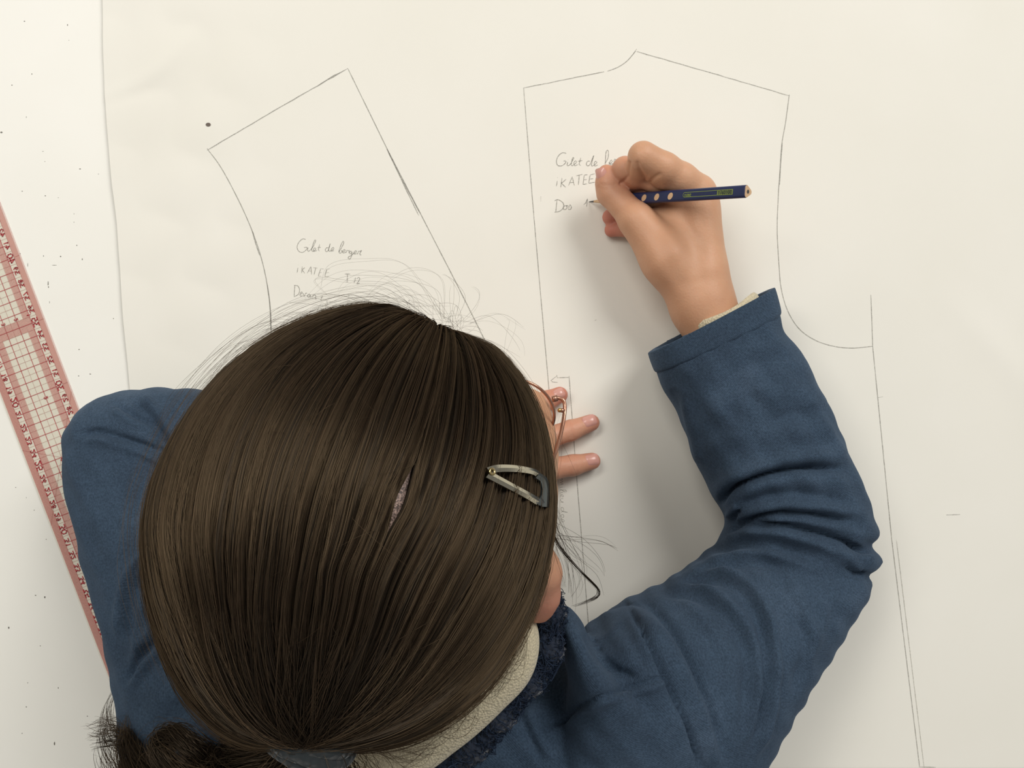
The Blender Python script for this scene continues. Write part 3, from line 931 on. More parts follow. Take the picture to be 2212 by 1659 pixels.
bpx = to_px(bv)
for pts, amp, wd in creases:
    dp = densify(catmull(pts, 6), 2)
    d2 = np.full(len(bv), 1e9)
    near_ = np.flatnonzero((np.abs(bpx[:, 0] - dp[:, 0].mean()) < 120) & (np.abs(bpx[:, 1] - dp[:, 1].mean()) < 120) & (bn[:, 2] > -0.1) & (bv[:, 2] < 0.08))
    for q in dp:
        d2[near_] = np.minimum(d2[near_], (bpx[near_, 0] - q[0]) ** 2 + (bpx[near_, 1] - q[1]) ** 2)
    bv = bv + bn * (amp * 0.001 * np.exp(-d2 / wd ** 2))[:, None]
bme = quad_mesh('body', bv, bq, M_SKIN)
# the skin is redder at finger tips, knuckles and ears
fl = np.zeros(len(bv))
for (u, v, z, r, s) in [(1310, 378, 0.036, 0.010, 0.45), (1358, 402, 0.029, 0.012, 0.45), (1318, 469, 0.008, 0.016, 0.75), (1321, 497, 0.007, 0.016, 0.75), (1345, 385, 0.022, 0.022, 0.7),
                        (1279, 913, 0.008, 0.012, 0.6), (1281, 996, 0.008, 0.012, 0.55), (1210, 853, 0.007, 0.014, 0.75), (1230, 930, 0.01, 0.03, 0.3), (1230, 1005, 0.01, 0.03, 0.3), (1175, 1290, 0.197, 0.022, 0.5), (1160, 1310, 0.19, 0.014, 0.4)]:
    d = np.linalg.norm(bv - P(u, v, z), axis=1)
    fl = np.maximum(fl, s * np.exp(-(d / r) ** 2 * 1.0))
at = bme.attributes.new('flush', 'FLOAT', 'POINT'); at.data.foreach_set('value', fl.astype(np.float32))
body = pobj(link(bpy.data.objects.new('body', bme)))
body['label'] = 'bare skin of hands, ear and face'

# finger nails
M_NAIL = simple('nail', (214, 156, 144), 0.24, 0.0, Subsurface_Weight=0.1)
def nail(c_, axis, nrm, L, Wd, r):
    axis = axis / np.linalg.norm(axis); nrm = nrm - (nrm @ axis) * axis; nrm /= np.linalg.norm(nrm)
    side = np.cross(axis, nrm)
    V, F = [], []
    n, m = 9, 9
    for i in range(n):
        for j in range(m):
            a = -1 + 2 * i / (n - 1); b = -1 + 2 * j / (m - 1)
            # squircle outline
            k = 1.0 / max(1e-6, (abs(a) ** 4 + abs(b) ** 4) ** 0.25) if max(abs(a), abs(b)) > 0.98 else 1.0
            a2, b2 = a * min(1, k), b * min(1, k)
            th = b2 * Wd / 2 / r
            p = c_ + axis * a2 * L / 2 + side * r * math.sin(th) + nrm * (r * math.cos(th) - r) - nrm * 0.0006 * max(abs(a2), abs(b2)) ** 6 - nrm * 0.0009 * a2 * a2 * (1 if a2 > 0 else 0.3)
            V.append(p)
    for i in range(n - 1):
        for j in range(m - 1):
            F.append((i * m + j, (i + 1) * m + j, (i + 1) * m + j + 1, i * m + j + 1))
    return V, F
for (u, v, z, u2, v2, z2, L, Wd, r, rt, tilt) in [
        (1272, 912, 0.0086, 1232, 928, 0.0105, 0.0100, 0.0092, 0.0062, 0.0064, (0.0, 0.25)),
        (1276, 995, 0.0086, 1238, 1004, 0.0108, 0.0100, 0.0092, 0.0062, 0.0064, (0.0, 0.2)),
        (1206, 853, 0.0080, 1180, 866, 0.0092, 0.0085, 0.0080, 0.0056, 0.0062, (0.1, 0.25)),
        (1307, 380, 0.0362, 1311, 399, 0.0350, 0.0120, 0.0105, 0.0062, 0.0068, (-0.95, 0.1))]:
    c0 = P(u, v, z); ax = c0 - P(u2, v2, z2)
    nr = np.array([tilt[0], tilt[1], 1.0]); a_ = ax / np.linalg.norm(ax); nr = nr - (nr @ a_) * a_; nr /= np.linalg.norm(nr)
    vf = nail(c0 + nr * rt, ax, nr, L, Wd, r)
    pobj(mesh_obj('fingernail', *vf, M_NAIL))
# eyes and brows (mostly out of sight)
M_EYE = simple('eye_white', (235, 230, 222), 0.15)
for s in (-1, 1):
    e = pobj(mesh_obj('eyeball', *uvsphere(HL(s * 0.032, -0.020, 0.0), 0.0118), M_EYE))
    V, F = uvsphere(HL(s * 0.032, -0.0099, 0.0), (0.0055, 0.0018, 0.0055), HM)
    pobj(mesh_obj('iris', V, F, simple('iris_brown', (60, 38, 24), 0.1)))

# ------------------------------------------------------------------ clothing
def sec(L, R, z, t, dz=0.0):
    a, b = P(*L, z), P(*R, z)
    return ((a + b) / 2, (b - a) / 2, np.array([0, 0, t]))
def loft(secs, seg=40, expo=2.3, sub=4, cap_round=True):
    cs = catmull([s[0] for s in secs], sub); As = catmull([s[1] for s in secs], sub); Bs = catmull([s[2] for s in secs], sub)
    V, F = [], []
    for c_, a, b in zip(cs, As, Bs):
        for k in range(seg):
            th = 2 * math.pi * k / seg
            x, y = math.cos(th), math.sin(th)
            x = math.copysign(abs(x) ** (2 / expo), x); y = math.copysign(abs(y) ** (2 / expo), y)
            V.append(c_ + a * x + b * y)
    n = len(cs)
    for i in range(n - 1):
        for k in range(seg):
            F.append((i * seg + k, i * seg + (k + 1) % seg, (i + 1) * seg + (k + 1) % seg, (i + 1) * seg + k))
    V.append(cs[0]); V.append(cs[-1])
    for k in range(seg):
        F.append((n * seg, (k + 1) % seg, k))
        F.append((n * seg + 1, (n - 1) * seg + k, (n - 1) * seg + (k + 1) % seg))
    return V, F

cloth = MB()
# right sleeve: hollow cuff, forearm, gathered elbow, upper arm
R_out = [((1405, 768), (1668, 630), 0.043, 0.0330), ((1430, 830), (1688, 716), 0.044, 0.0345), ((1464, 890), (1736, 780), 0.045, 0.037), ((1490, 955), (1786, 893), 0.046, 0.039),
         ((1514, 1018), (1832, 998), 0.047, 0.041), ((1548, 1080), (1862, 1070), 0.048, 0.042), ((1566, 1112), (1874, 1108), 0.048, 0.042), ((1567, 1138), (1887, 1142), 0.049, 0.042),
         ((1563, 1158), (1866, 1168), 0.050, 0.041), ((1556, 1174), (1893, 1204), 0.051, 0.043), ((1545, 1187), (1860, 1232), 0.053, 0.043), ((1520, 1206), (1872, 1256), 0.056, 0.046),
         ((1478, 1240), (1822, 1336), 0.064, 0.050), ((1425, 1276), (1768, 1420), 0.075, 0.053), ((1360, 1304), (1708, 1520), 0.088, 0.055), ((1300, 1340), (1648, 1625), 0.100, 0.055), ((1230, 1400), (1580, 1720), 0.108, 0.05)]
so = [sec(*s) for s in R_out]
d0 = so[0][0] - so[1][0]; d0 /= np.linalg.norm(d0)
inner = [(so[0][0] - d0 * 0.030, so[0][1] * 0.80, so[0][2] * 0.78), (so[0][0] - d0 * 0.012, so[0][1] * 0.83, so[0][2] * 0.80), (so[0][0] + d0 * 0.000, so[0][1] * 0.86, so[0][2] * 0.84), (so[0][0] + d0 * 0.0016, so[0][1] * 0.93, so[0][2] * 0.92)]
cloth.add(loft(inner + so))
# left sleeve: upper arm up to the elbow, then the forearm under the head
LA = [((300, 1680), (660, 1640), 0.100, 0.050), ((284, 1580), (640, 1560), 0.100, 0.054), ((276, 1490), (610, 1450), 0.096, 0.054), ((256, 1390), (570, 1350), 0.087, 0.052), ((228, 1285), (530, 1230), 0.076, 0.050), ((192, 1160), (490, 1110), 0.064, 0.048),
      ((164, 1040), (455, 1010), 0.054, 0.046), ((156, 975), (430, 950), 0.050, 0.044), ((166, 915), (410, 900), 0.048, 0.040), ((205, 868), (385, 860), 0.047, 0.030)]
cloth.add(loft([sec(*s) for s in LA]))
LB = [((185, 905), (205, 1000), 0.048, 0.030), ((225, 858), (240, 1040), 0.048, 0.041), ((300, 840), (320, 1060), 0.048, 0.044), ((420, 842), (430, 1070), 0.048, 0.043), ((600, 862), (600, 1070), 0.046, 0.040), ((800, 884), (800, 1062), 0.042, 0.036), ((930, 900), (930, 1050), 0.036, 0.030)]
cloth.add(loft([sec(*s) for s in LB]))
# trunk, leaning over the edge of the table
def ring(c_, ax, w, t):
    ax = np.asarray(ax, float); ax /= np.linalg.norm(ax)
    nrm = np.cross(ax, (1, 0, 0)); nrm /= np.linalg.norm(nrm)
    return (np.asarray(c_, float), np.array([w, 0, 0.0]), nrm * t)
axd = (0, -0.80, -0.60)
TR = [ring((-0.040, -0.168, 0.140), axd, 0.060, 0.030), ring((-0.040, -0.185, 0.128), axd, 0.115, 0.046), ring((-0.038, -0.215, 0.108), axd, 0.150, 0.062), ring((-0.040, -0.27, 0.068), axd, 0.155, 0.072),
      ring((-0.042, -0.38, -0.012), axd, 0.148, 0.076), ring((-0.044, -0.50, -0.12), (0, -0.6, -0.8), 0.148, 0.080), ring((-0.044, -0.55, -0.24), (0, -0.2, -0.98), 0.150, 0.085)]
cloth.add(loft(TR))
# the shoulder ridge that stands up beside the neck
SH = [((1204, 1318), (1238, 1316), 0.160, 0.010), ((1206, 1345), (1256, 1345), 0.158, 0.022), ((1212, 1390), (1286, 1400), 0.154, 0.032), ((1222, 1440), (1330, 1450), 0.150, 0.036), ((1225, 1500), (1400, 1500), 0.144, 0.036), ((1190, 1590), (1450, 1590), 0.134, 0.037), ((1170, 1700), (1480, 1690), 0.118, 0.038), ((1150, 1830), (1500, 1820), 0.09, 0.036)]
cloth.add(loft([sec(*s) for s in SH]))
FR = [((1262, 1372), (1330, 1330), 0.120, 0.020), ((1260, 1420), (1400, 1330), 0.125, 0.040), ((1270, 1500), (1470, 1400), 0.125, 0.046), ((1260, 1590), (1540, 1530), 0.118, 0.050), ((1260, 1740), (1560, 1680), 0.10, 0.050)]
cloth.add(loft([sec(*s) for s in FR]))
tmp = bpy.data.meshes.new('tmp'); tmp.from_pydata([tuple(map(float, v)) for v in cloth.v], [], cloth.f); tmp.update()
to = link(bpy.data.objects.new('tmp', tmp))
rm = to.modifiers.new('r', 'REMESH'); rm.mode = 'VOXEL'; rm.voxel_size = 0.0018; rm.use_smooth_shade = True
smd = to.modifiers.new('s', 'SMOOTH'); smd.factor = 0.5; smd.iterations = 4
dg = bpy.context.evaluated_depsgraph_get()
cme = bpy.data.meshes.new_from_object(to.evaluated_get(dg))
bpy.data.objects.remove(to)
nv = len(cme.vertices)
cv = np.empty(nv * 3, np.float32); cme.vertices.foreach_get('co', cv); cv = cv.reshape(-1, 3).astype(float)
cn = np.empty(nv * 3, np.float32); cme.vertices.foreach_get('normal', cn); cn = cn.reshape(-1, 3).astype(float)
pix = to_px(cv)
# folds: (points in photo pixels, height in mm, half width in px)
folds = [
    # cuff hem
    ([(1682, 684), (1610, 710), (1550, 736), (1484, 776), (1440, 804)], -0.9, 4),
    # forearm drape
    ([(1480, 860), (1485, 900), (1500, 950), (1508, 1000)], 2.0, 14), ([(1450, 840), (1462, 880), (1478, 930)], -1.5, 14),
    ([(1560, 840), (1620, 790), (1700, 775)], -2.0, 22), ([(1530, 900), (1620, 860), (1720, 850), (1780, 880)], 1.8, 26), ([(1570, 900), (1600, 870), (1640, 860)], -1.8, 18),
    ([(1640, 930), (1700, 900), (1770, 890)], -1.6, 18), ([(1740, 860), (1780, 920), (1815, 985)], 2.0, 16), ([(1560, 960), (1660, 925), (1760, 940)], 1.5, 22),
    # elbow creases
    ([(1558, 1086), (1566, 1070), (1580, 1056), (1613, 1040), (1664, 1023), (1714, 1013), (1765, 1009), (1805, 1014)], -8.5, 6), ([(1552, 1062), (1575, 1036), (1613, 1018), (1664, 1000), (1714, 990), (1770, 986), (1820, 995)], 3.6, 16),
    ([(1590, 1080), (1640, 1050), (1720, 1035), (1800, 1040), (1850, 1050)], 2.2, 18), ([(1600, 1090), (1680, 1068), (1760, 1070), (1830, 1085)], -2.4, 12),
    ([(1576, 1152), (1586, 1140), (1598, 1131), (1626, 1121), (1676, 1111), (1727, 1110), (1778, 1115), (1832, 1126)], -6.0, 6), ([(1600, 1112), (1660, 1094), (1730, 1092), (1800, 1100), (1860, 1112)], 2.6, 11),
    ([(1570, 1120), (1585, 1100), (1597, 1090)], 2.4, 8), ([(1580, 1130), (1592, 1112), (1599, 1100)], -3.0, 6), ([(1572, 1160), (1590, 1135), (1600, 1110)], 2.0, 6),
    ([(1613, 1134), (1689, 1135), (1752, 1147), (1803, 1162), (1854, 1187), (1872, 1194)], -6.5, 6), ([(1640, 1124), (1700, 1122), (1770, 1132), (1840, 1150), (1880, 1160)], 1.8, 8),
    ([(1570, 1164), (1613, 1152), (1664, 1151), (1714, 1160), (1765, 1177), (1816, 1206), (1860, 1236)], 3.6, 11), ([(1800, 1180), (1850, 1205), (1885, 1210)], 3.0, 14), ([(1820, 1216), (1850, 1240), (1868, 1240)], -3.6, 7),
    ([(1560, 1190), (1613, 1176), (1680, 1178), (1740, 1198), (1790, 1230)], -2.0, 12),
    # upper arm
    ([(1471, 1245), (1512, 1223), (1562, 1208), (1613, 1199), (1664, 1200), (1714, 1214), (1745, 1232)], 3.0, 11), ([(1490, 1252), (1540, 1228), (1600, 1216), (1660, 1218), (1700, 1230)], -2.2, 10),
    ([(1446, 1262), (1512, 1238), (1570, 1236), (1620, 1262), (1650, 1306), (1668, 1360), (1676, 1420), (1674, 1490), (1658, 1562), (1634, 1630)], 3.4, 9), ([(1468, 1270), (1530, 1252), (1580, 1262), (1618, 1300), (1642, 1350), (1656, 1420), (1652, 1500), (1634, 1580)], -2.8, 11),
    ([(1440, 1272), (1500, 1266), (1548, 1284), (1588, 1319), (1613, 1350), (1632, 1400), (1640, 1460), (1632, 1530), (1612, 1600)], 2.8, 9), ([(1430, 1290), (1490, 1288), (1540, 1308), (1580, 1345), (1606, 1400), (1614, 1470), (1604, 1550)], -2.4, 12),
    ([(1400, 1296), (1470, 1300), (1520, 1340), (1560, 1400), (1580, 1470), (1580, 1560)], 1.6, 14),
    ([(1700, 1260), (1730, 1300), (1748, 1350), (1750, 1390)], 2.4, 12), ([(1715, 1330), (1740, 1380), (1735, 1430), (1715, 1500)], -2.0, 12), ([(1780, 1300), (1770, 1360), (1740, 1430)], 1.6, 14), ([(1760, 1230), (1800, 1270), (1840, 1290)], -1.5, 14),
    # armhole seam with its rounded ridge, yoke seam, shoulder
    ([(1348, 1300), (1378, 1343), (1410, 1400), (1435, 1456), (1466, 1522), (1494, 1587), (1516, 1660)], -4.6, 5), ([(1366, 1300), (1400, 1336), (1436, 1390), (1466, 1450), (1500, 1520), (1528, 1590), (1546, 1655)], 3.8, 15),
    ([(1386, 1298), (1430, 1336), (1468, 1392), (1500, 1456), (1534, 1534), (1558, 1610)], -2.4, 8),
    ([(1438, 1463), (1363, 1486), (1300, 1505), (1250, 1528), (1219, 1556), (1165, 1578)], -2.2, 5), ([(1440, 1474), (1363, 1498), (1300, 1518), (1255, 1540), (1225, 1568)], 1.6, 10),
    ([(1264, 1366), (1284, 1400), (1304, 1426), (1338, 1452), (1372, 1462)], -3.2, 9), ([(1119, 1531), (1141, 1584), (1172, 1645)], -2.4, 8), ([(1135, 1528), (1158, 1580), (1190, 1640)], 1.8, 12),
    ([(1340, 1340), (1370, 1390), (1400, 1440)], -1.4, 14),
    # left elbow and upper arm
    ([(170, 938), (215, 934), (253, 945), (299, 959), (354, 982), (400, 1000)], -3.8, 8), ([(176, 952), (220, 950), (262, 962), (320, 984), (370, 1006)], 2.4, 12),
    ([(250, 873), (291, 896), (329, 918), (354, 956), (378, 990)], -3.6, 8), ([(244, 886), (285, 910), (318, 932), (342, 966)], 2.0, 10), ([(288, 862), (329, 901), (354, 939), (374, 976)], -3.4, 8), ([(306, 858), (346, 896), (370, 936), (386, 970)], 2.0, 12),
    ([(304, 920), (330, 948), (356, 980)], -2.4, 6),
    ([(256, 1365), (257, 1315), (268, 1264), (284, 1228), (306, 1202), (345, 1176)], 3.0, 8), ([(276, 1380), (280, 1320), (296, 1270), (322, 1232), (360, 1200)], -3.0, 12),
    ([(298, 1410), (296, 1360), (310, 1300), (345, 1250)], 2.0, 11), ([(276, 1470), (300, 1424), (340, 1382), (385, 1352), (420, 1340)], -4.0, 8), ([(280, 1484), (310, 1440), (350, 1400), (395, 1376)], 2.6, 12), ([(285, 1440), (305, 1395), (330, 1350), (362, 1310)], 1.8, 9),
    ([(300, 1580), (350, 1520), (420, 1480), (470, 1500)], 1.5, 26),
]
disp = np.zeros(nv)
facing = np.clip((cn[:, 2] + 0.25) / 0.5, 0, 1)
for pts, amp, wd in folds:
    dp = densify(catmull(pts, 6), 4)
    lo, hi = dp.min(0) - wd * 3, dp.max(0) + wd * 3
    m = np.flatnonzero((pix[:, 0] > lo[0]) & (pix[:, 0] < hi[0]) & (pix[:, 1] > lo[1]) & (pix[:, 1] < hi[1]) & (facing > 0) & (cv[:, 2] > 0.02))
    if len(m) == 0: continue
    best = np.full(len(m), 1e9); bi = np.zeros(len(m), int)
    for i, q in enumerate(dp):
        d = (pix[m, 0] - q[0]) ** 2 + (pix[m, 1] - q[1]) ** 2
        k = d < best; best[k] = d[k]; bi[k] = i
    u = bi / (len(dp) - 1)
    taper = np.clip(np.minimum(u, 1 - u) / 0.12, 0, 1) ** 0.7 * 0.75 + 0.25
    disp[m] += amp * 0.00135 * np.exp(-best / wd ** 2) * taper
soft = 0.0007 * np.sin(cv[:, 0] * 150 + 2 * np.sin(cv[:, 1] * 90)) * np.sin(cv[:, 1] * 130 + 1.5 * np.sin(cv[:, 0] * 70)) + 0.0004 * np.sin(cv[:, 0] * 330 + cv[:, 1] * 260)
cv += cn * ((disp * facing + soft)[:, None])
cv[:, 2] = np.where((cv[:, 1] > TY0 - 0.004) & (cv[:, 2] < 0.0042), 0.0042, cv[:, 2])
cme.vertices.foreach_set('co', cv.astype(np.float32).ravel()); cme.update()
cme.name = 'sweatshirt'
cme.materials.clear(); cme.materials.append(M_CLOTH)
cme.polygons.foreach_set('use_smooth', np.ones(len(cme.polygons), bool))
shirt = pobj(link(bpy.data.objects.new('sweatshirt', cme)))
shirt['label'] = 'navy blue sweatshirt with gathered sleeves and armhole seams'

# folded hem at the right cuff, a clean band over the sleeve end
hs = []
dist0 = np.linalg.norm(so[1][0] - so[0][0])
for l, k in ((-0.010, 0.88), (0.0006, 0.90), (0.0020, 0.955), (0.0022, 1.0), (0.0008, 1.015), (-0.006, 1.022), (-0.0125, 1.02), (-0.0145, 0.995), (-0.0155, 0.96)):
    f = max(0.0, -l) / dist0
    hs.append((so[0][0] + d0 * l, (so[0][1] * (1 - f) + so[1][1] * f) * k, (so[0][2] * (1 - f) + so[1][2] * f) * k))
V, F = loft(hs, 72, 2.3, 3)
F = F[:-144]; V = V[:-2]
hem = pobj(mesh_obj('cuff_hem', V, F, M_CLOTH), shirt)
hem['label'] = 'folded hem of the cuff'
# plush neck trim, as a lumpy roll
def lumpy(path, r, seg, amp, flat=1.0):
    V, F = tube(path, r, seg, flat=flat, closed=True)
    V = np.array(V)
    n = (np.sin(V[:, 0] * 900 + 2 * np.sin(V[:, 1] * 700)) * np.sin(V[:, 1] * 1000 + 3 * np.sin(V[:, 2] * 800)) + 0.6 * np.sin(V[:, 0] * 1900 + V[:, 2] * 1500) * np.sin(V[:, 1] * 1700))
    cpos = np.repeat(np.asarray(path), seg, axis=0)[:len(V)]
    out = (V[:len(cpos)] - cpos); out /= np.linalg.norm(out, axis=1)[:, None] + 1e-9
    V[:len(cpos)] += out * (n[:len(cpos)] * amp)[:, None]
    return V, F
tp = catmull([P(*q) for q in [(1186, 1318, 0.166), (1190, 1360, 0.172), (1182, 1405, 0.176), (1155, 1452, 0.179), (1112, 1498, 0.180), (1078, 1544, 0.180), (1040, 1592, 0.178), (985, 1636, 0.176), (900, 1680, 0.172), (780, 1700, 0.168), (650, 1680, 0.162), (570, 1580, 0.156), (560, 1440, 0.146), (640, 1320, 0.136), (800, 1240, 0.128), (960, 1220, 0.130), (1100, 1245, 0.146), (1170, 1285, 0.160)]], 14, closed=True)
trim = pobj(mesh_obj('collar_trim', *lumpy(tp, 0.0075 + 0.0012 * np.sin(np.linspace(0, 25.132, len(tp), endpoint=False) * 3), 20, 0.0011), M_TRIM), shirt)
trim['label'] = 'fluffy navy neck trim'
def fuzz(path, rad, n, length, seed):
    r = np.random.default_rng(seed)
    i = r.integers(0, len(path), n)
    d = r.normal(0, 1, (n, 3)); d /= np.linalg.norm(d, axis=1)[:, None]
    b = path[i] + d * rad * 0.85
    s_ = np.linspace(0, 1, 6)
    side_ = np.cross(d, r.normal(0, 1, (n, 3)))
    L_ = length * r.uniform(0.5, 1.0, n)
    return b[:, None] + d[:, None] * (L_[:, None] * s_)[..., None] + side_[:, None] * (L_[:, None] * 0.9 * np.sin(3.2 * s_ ** 1.0))[..., None]
TRIM_FUZZ = fuzz(tp, 0.0078, 14000, 0.0034, 21)
# cream jumper under the sweatshirt: neck band and the bit of cuff at the writing wrist
np_ = catmull([P(*q) for q in [(1098, 1340, 0.188), (1112, 1385, 0.190), (1098, 1440, 0.192), (1050, 1492, 0.192), (1000, 1540, 0.190), (950, 1580, 0.188), (890, 1622, 0.186), (805, 1640, 0.183), (720, 1610, 0.178), (680, 1530, 0.172), (700, 1420, 0.165), (780, 1320, 0.160), (880, 1265, 0.160), (980, 1260, 0.168), (1060, 1295, 0.180)]], 12, closed=True)
und = pobj(mesh_obj('undershirt_neck', *tube(np_, 0.0125, 20, closed=True), M_CREAM))
und['label'] = 'cream knitted neck band'
wdir = P(1518, 672, 0.037) - P(1600, 815, 0.042); wdir /= np.linalg.norm(wdir)
side = np.cross(wdir, ZZ); side /= np.linalg.norm(side); up2 = np.cross(side, wdir)
wc = P(1570, 697, 0.041)
mb = MB(); seg = 36
V, F = [], []
prof = [(-0.030, 0.96), (-0.008, 1.0), (0.0055, 1.02), (0.0075, 0.98), (0.0070, 0.92), (0.0, 0.88), (-0.030, 0.86)]
for l, k in prof:
    for i in range(seg):
        a = 2 * math.pi * i / seg
        V.append(wc + wdir * (l + 0.0015 * math.sin(a * 3)) + side * 0.0265 * k * math.cos(a) + up2 * 0.0245 * k * math.sin(a))
for i in range(len(prof) - 1):
    for k in range(seg):
        F.append((i * seg + k, i * seg + (k + 1) % seg, (i + 1) * seg + (k + 1) % seg, (i + 1) * seg + k))
cu = pobj(mesh_obj('undershirt_cuff', V, F, M_CREAM)); cu['label'] = 'cream knitted cuff'

# ------------------------------------------------------------------ hair
outline = [(355, 1080), (357, 1150), (375, 1290), (425, 1420), (500, 1515), (590, 1588), (680, 1620), (790, 1612), (900, 1580), (1010, 1520), (1095, 1430), (1150, 1320), (1183, 1200), (1196, 1080), (1186, 970), (1150, 852), (1085, 765), (1000, 695), (920, 660), (830, 654), (740, 668), (640, 702), (540, 768), (455, 858), (395, 960)]
CXp, CYp, ZE, CUP, CDN = 780.0, 1120.0, 0.238, 0.094, 0.085
SCE = FPX / (CAMZ - ZE)
HC = P(CXp, CYp, ZE)
op = np.array(outline, float)
ov = np.stack([(op[:, 0] - CXp), -(op[:, 1] - CYp)], 1) / SCE * 0.957
oa = np.arctan2(ov[:, 1], ov[:, 0]); orr = np.hypot(ov[:, 0], ov[:, 1])
od = np.argsort(oa); oa, orr = oa[od], orr[od]
oa3 = np.concatenate([oa - 2 * math.pi, oa, oa + 2 * math.pi]); or3 = np.tile(orr, 3)
fine_a = np.linspace(-math.pi, math.pi, 721)
fr_ = np.interp(fine_a, oa3, or3)
ker = np.hanning(41); ker /= ker.sum()
fr_ = np.convolve(np.concatenate([fr_[-41:-1], fr_, fr_[1:41]]), ker, 'same')[40:-40]
def shell(d, off=0.0):
    """unit vectors -> hair surface; off lifts outwards in metres"""
    d = d / np.linalg.norm(d, axis=-1, keepdims=True)
    ph = np.arctan2(d[..., 1], d[..., 0])
    R = np.interp(ph, fine_a, fr_) + off
    zc = np.where(d[..., 2] > 0, CUP, CDN) + off
    return HC + np.stack([R * d[..., 0], R * d[..., 1], zc * d[..., 2]], -1)
def inv(u, v):
    Z = 0.5
    for _ in range(40):
        z = ZE + CUP * Z
        q = P(u, v, z) - HC
        R = np.interp(math.atan2(q[1], q[0]), fine_a, fr_)
        r = min(0.999, math.hypot(q[0], q[1]) / R)
        Z = 0.5 * Z + 0.5 * math.sqrt(1 - r * r)
    a = math.atan2(q[1], q[0])
    return np.array([r * math.cos(a), r * math.sin(a), Z])
FP, TP = inv(948, 694), inv(672, 1580)
e_ = (TP - FP); hlen = np.linalg.norm(e_) / 2; e_ /= np.linalg.norm(e_)
m_ = (FP + TP) / 2; mh = m_ / np.linalg.norm(m_); w_ = np.cross(e_, mh)
# sign: positive alpha towards the picture's right
if (w_ @ np.array([1.0, 0.2, 0])) < 0: w_ = -w_
def arc(alpha, t):
    """circles through front parting FP and pony tail TP; alpha (N,1), t (N,K)"""
    q = np.cos(alpha)[..., None] * mh + np.sin(alpha)[..., None] * w_
    mq = (m_ * q).sum(-1)
    c_ = m_ - mq[..., None] * q
    rho = np.sqrt(1 - (c_ ** 2).sum(-1))
    bF = np.arctan2(-hlen * np.ones_like(mq), mq); bT = np.arctan2(hlen * np.ones_like(mq), mq)
    be = bF + (bT - bF) * t
    return c_ + rho[..., None] * (np.cos(be)[..., None] * q + np.sin(be)[..., None] * e_)

def hair_obj(name, pts, rad, mat, tip=0.4):
    """pts (N,K,3), rad (N,) -> hair curves object"""
    N, K = pts.shape[:2]
    hc = bpy.data.hair_curves.new(name)
    hc.add_curves([K] * N)
    hc.attributes['position'].data.foreach_set('vector', pts.astype(np.float32).ravel())
    r = hc.attributes.get('radius') or hc.attributes.new('radius', 'FLOAT', 'POINT')
    prof = np.ones(K); prof[-max(2, K // 5):] = np.linspace(1, tip, max(2, K // 5))
    r.data.foreach_set('value', (rad[:, None] * prof[None]).astype(np.float32).ravel())
    hc.materials.append(mat)
    return pobj(link(bpy.data.objects.new(name, hc)))

M_FUZZ = mat_hair('navy_fibre', (32, 40, 54), (52, 64, 84), (110, 125, 150), 0.4, 0.08)
fz = hair_obj('trim_fibres', TRIM_FUZZ, np.full(len(TRIM_FUZZ), 0.00016), M_FUZZ, 0.6)
fz.parent = trim; fz.location = (0, 0, 0); fz['kind'] = 'stuff'
# base mass of the hair: a shell under the strands, open over the face and along the parting
def keep(d):
    face = HF * 0.85 - HU * 0.2 + np.array([0.0, 0.0, -0.35])
    face = face / np.linalg.norm(face)
    return (d @ face < 0.22) & (d[:, 2] > -0.5)
nu, nvv = 160, 110
th = np.linspace(0.0005, math.pi * 0.80, nvv); ph = np.linspace(0, 2 * math.pi, nu, endpoint=False)
D = np.array([[math.sin(a) * math.cos(b), math.sin(a) * math.sin(b), math.cos(a)] for a in th for b in ph])
SV = shell(D, -0.0035)
ok = keep(D)
SF = [(i * nu + k, (i + 1) * nu + k, (i + 1) * nu + (k + 1) % nu, i * nu + (k + 1) % nu) for i in range(nvv - 1) for k in range(nu)]
SF = [f for f in SF if all(ok[list(f)])]
used = sorted({i for f in SF for i in f}); mp = {o: n for n, o in enumerate(used)}
hairm = pobj(mesh_obj('hair', [SV[i] for i in used], [tuple(mp[i] for i in f) for f in SF], M_SHELL))
hairm['label'] = 'long dark brown hair, parted and tied back'
# scalp showing along the parting
def patch(tl, wl, off):
    V, F = [], []
    n = len(tl)
    for t, w in zip(tl, wl):
        al = np.linspace(-w, w, 5)
        d = arc(al + 0.0, np.full(5, t))
        p = shell(d, off)
        V += list(p)
    for i in range(n - 1):
        for k in range(4):
            F.append((i * 5 + k, i * 5 + k + 1, (i + 1) * 5 + k + 1, (i + 1) * 5 + k))
    return V, F
tl = np.linspace(0.01, 0.62, 50)
wl = 0.028 + 0.040 * np.exp(-((tl - 0.525) / 0.05) ** 2) + 0.02 * np.exp(-((tl - 0.08) / 0.05) ** 2)
Msc = Mat('scalp')
nz = Msc.noise(1500, 2)
r_ = Msc.ramp(nz.outputs['Fac'], [(0.40, s2l((84, 66, 58))), (0.6, s2l((190, 160, 146)))])
Msc.l(r_.outputs['Color'], Msc.b.inputs['Base Color']); Msc.set(Roughness=0.5)
sca = pobj(mesh_obj('scalp_parting', *patch(tl, wl, -0.0028), Msc.m)); sca['label'] = 'strip of pale scalp at the parting'

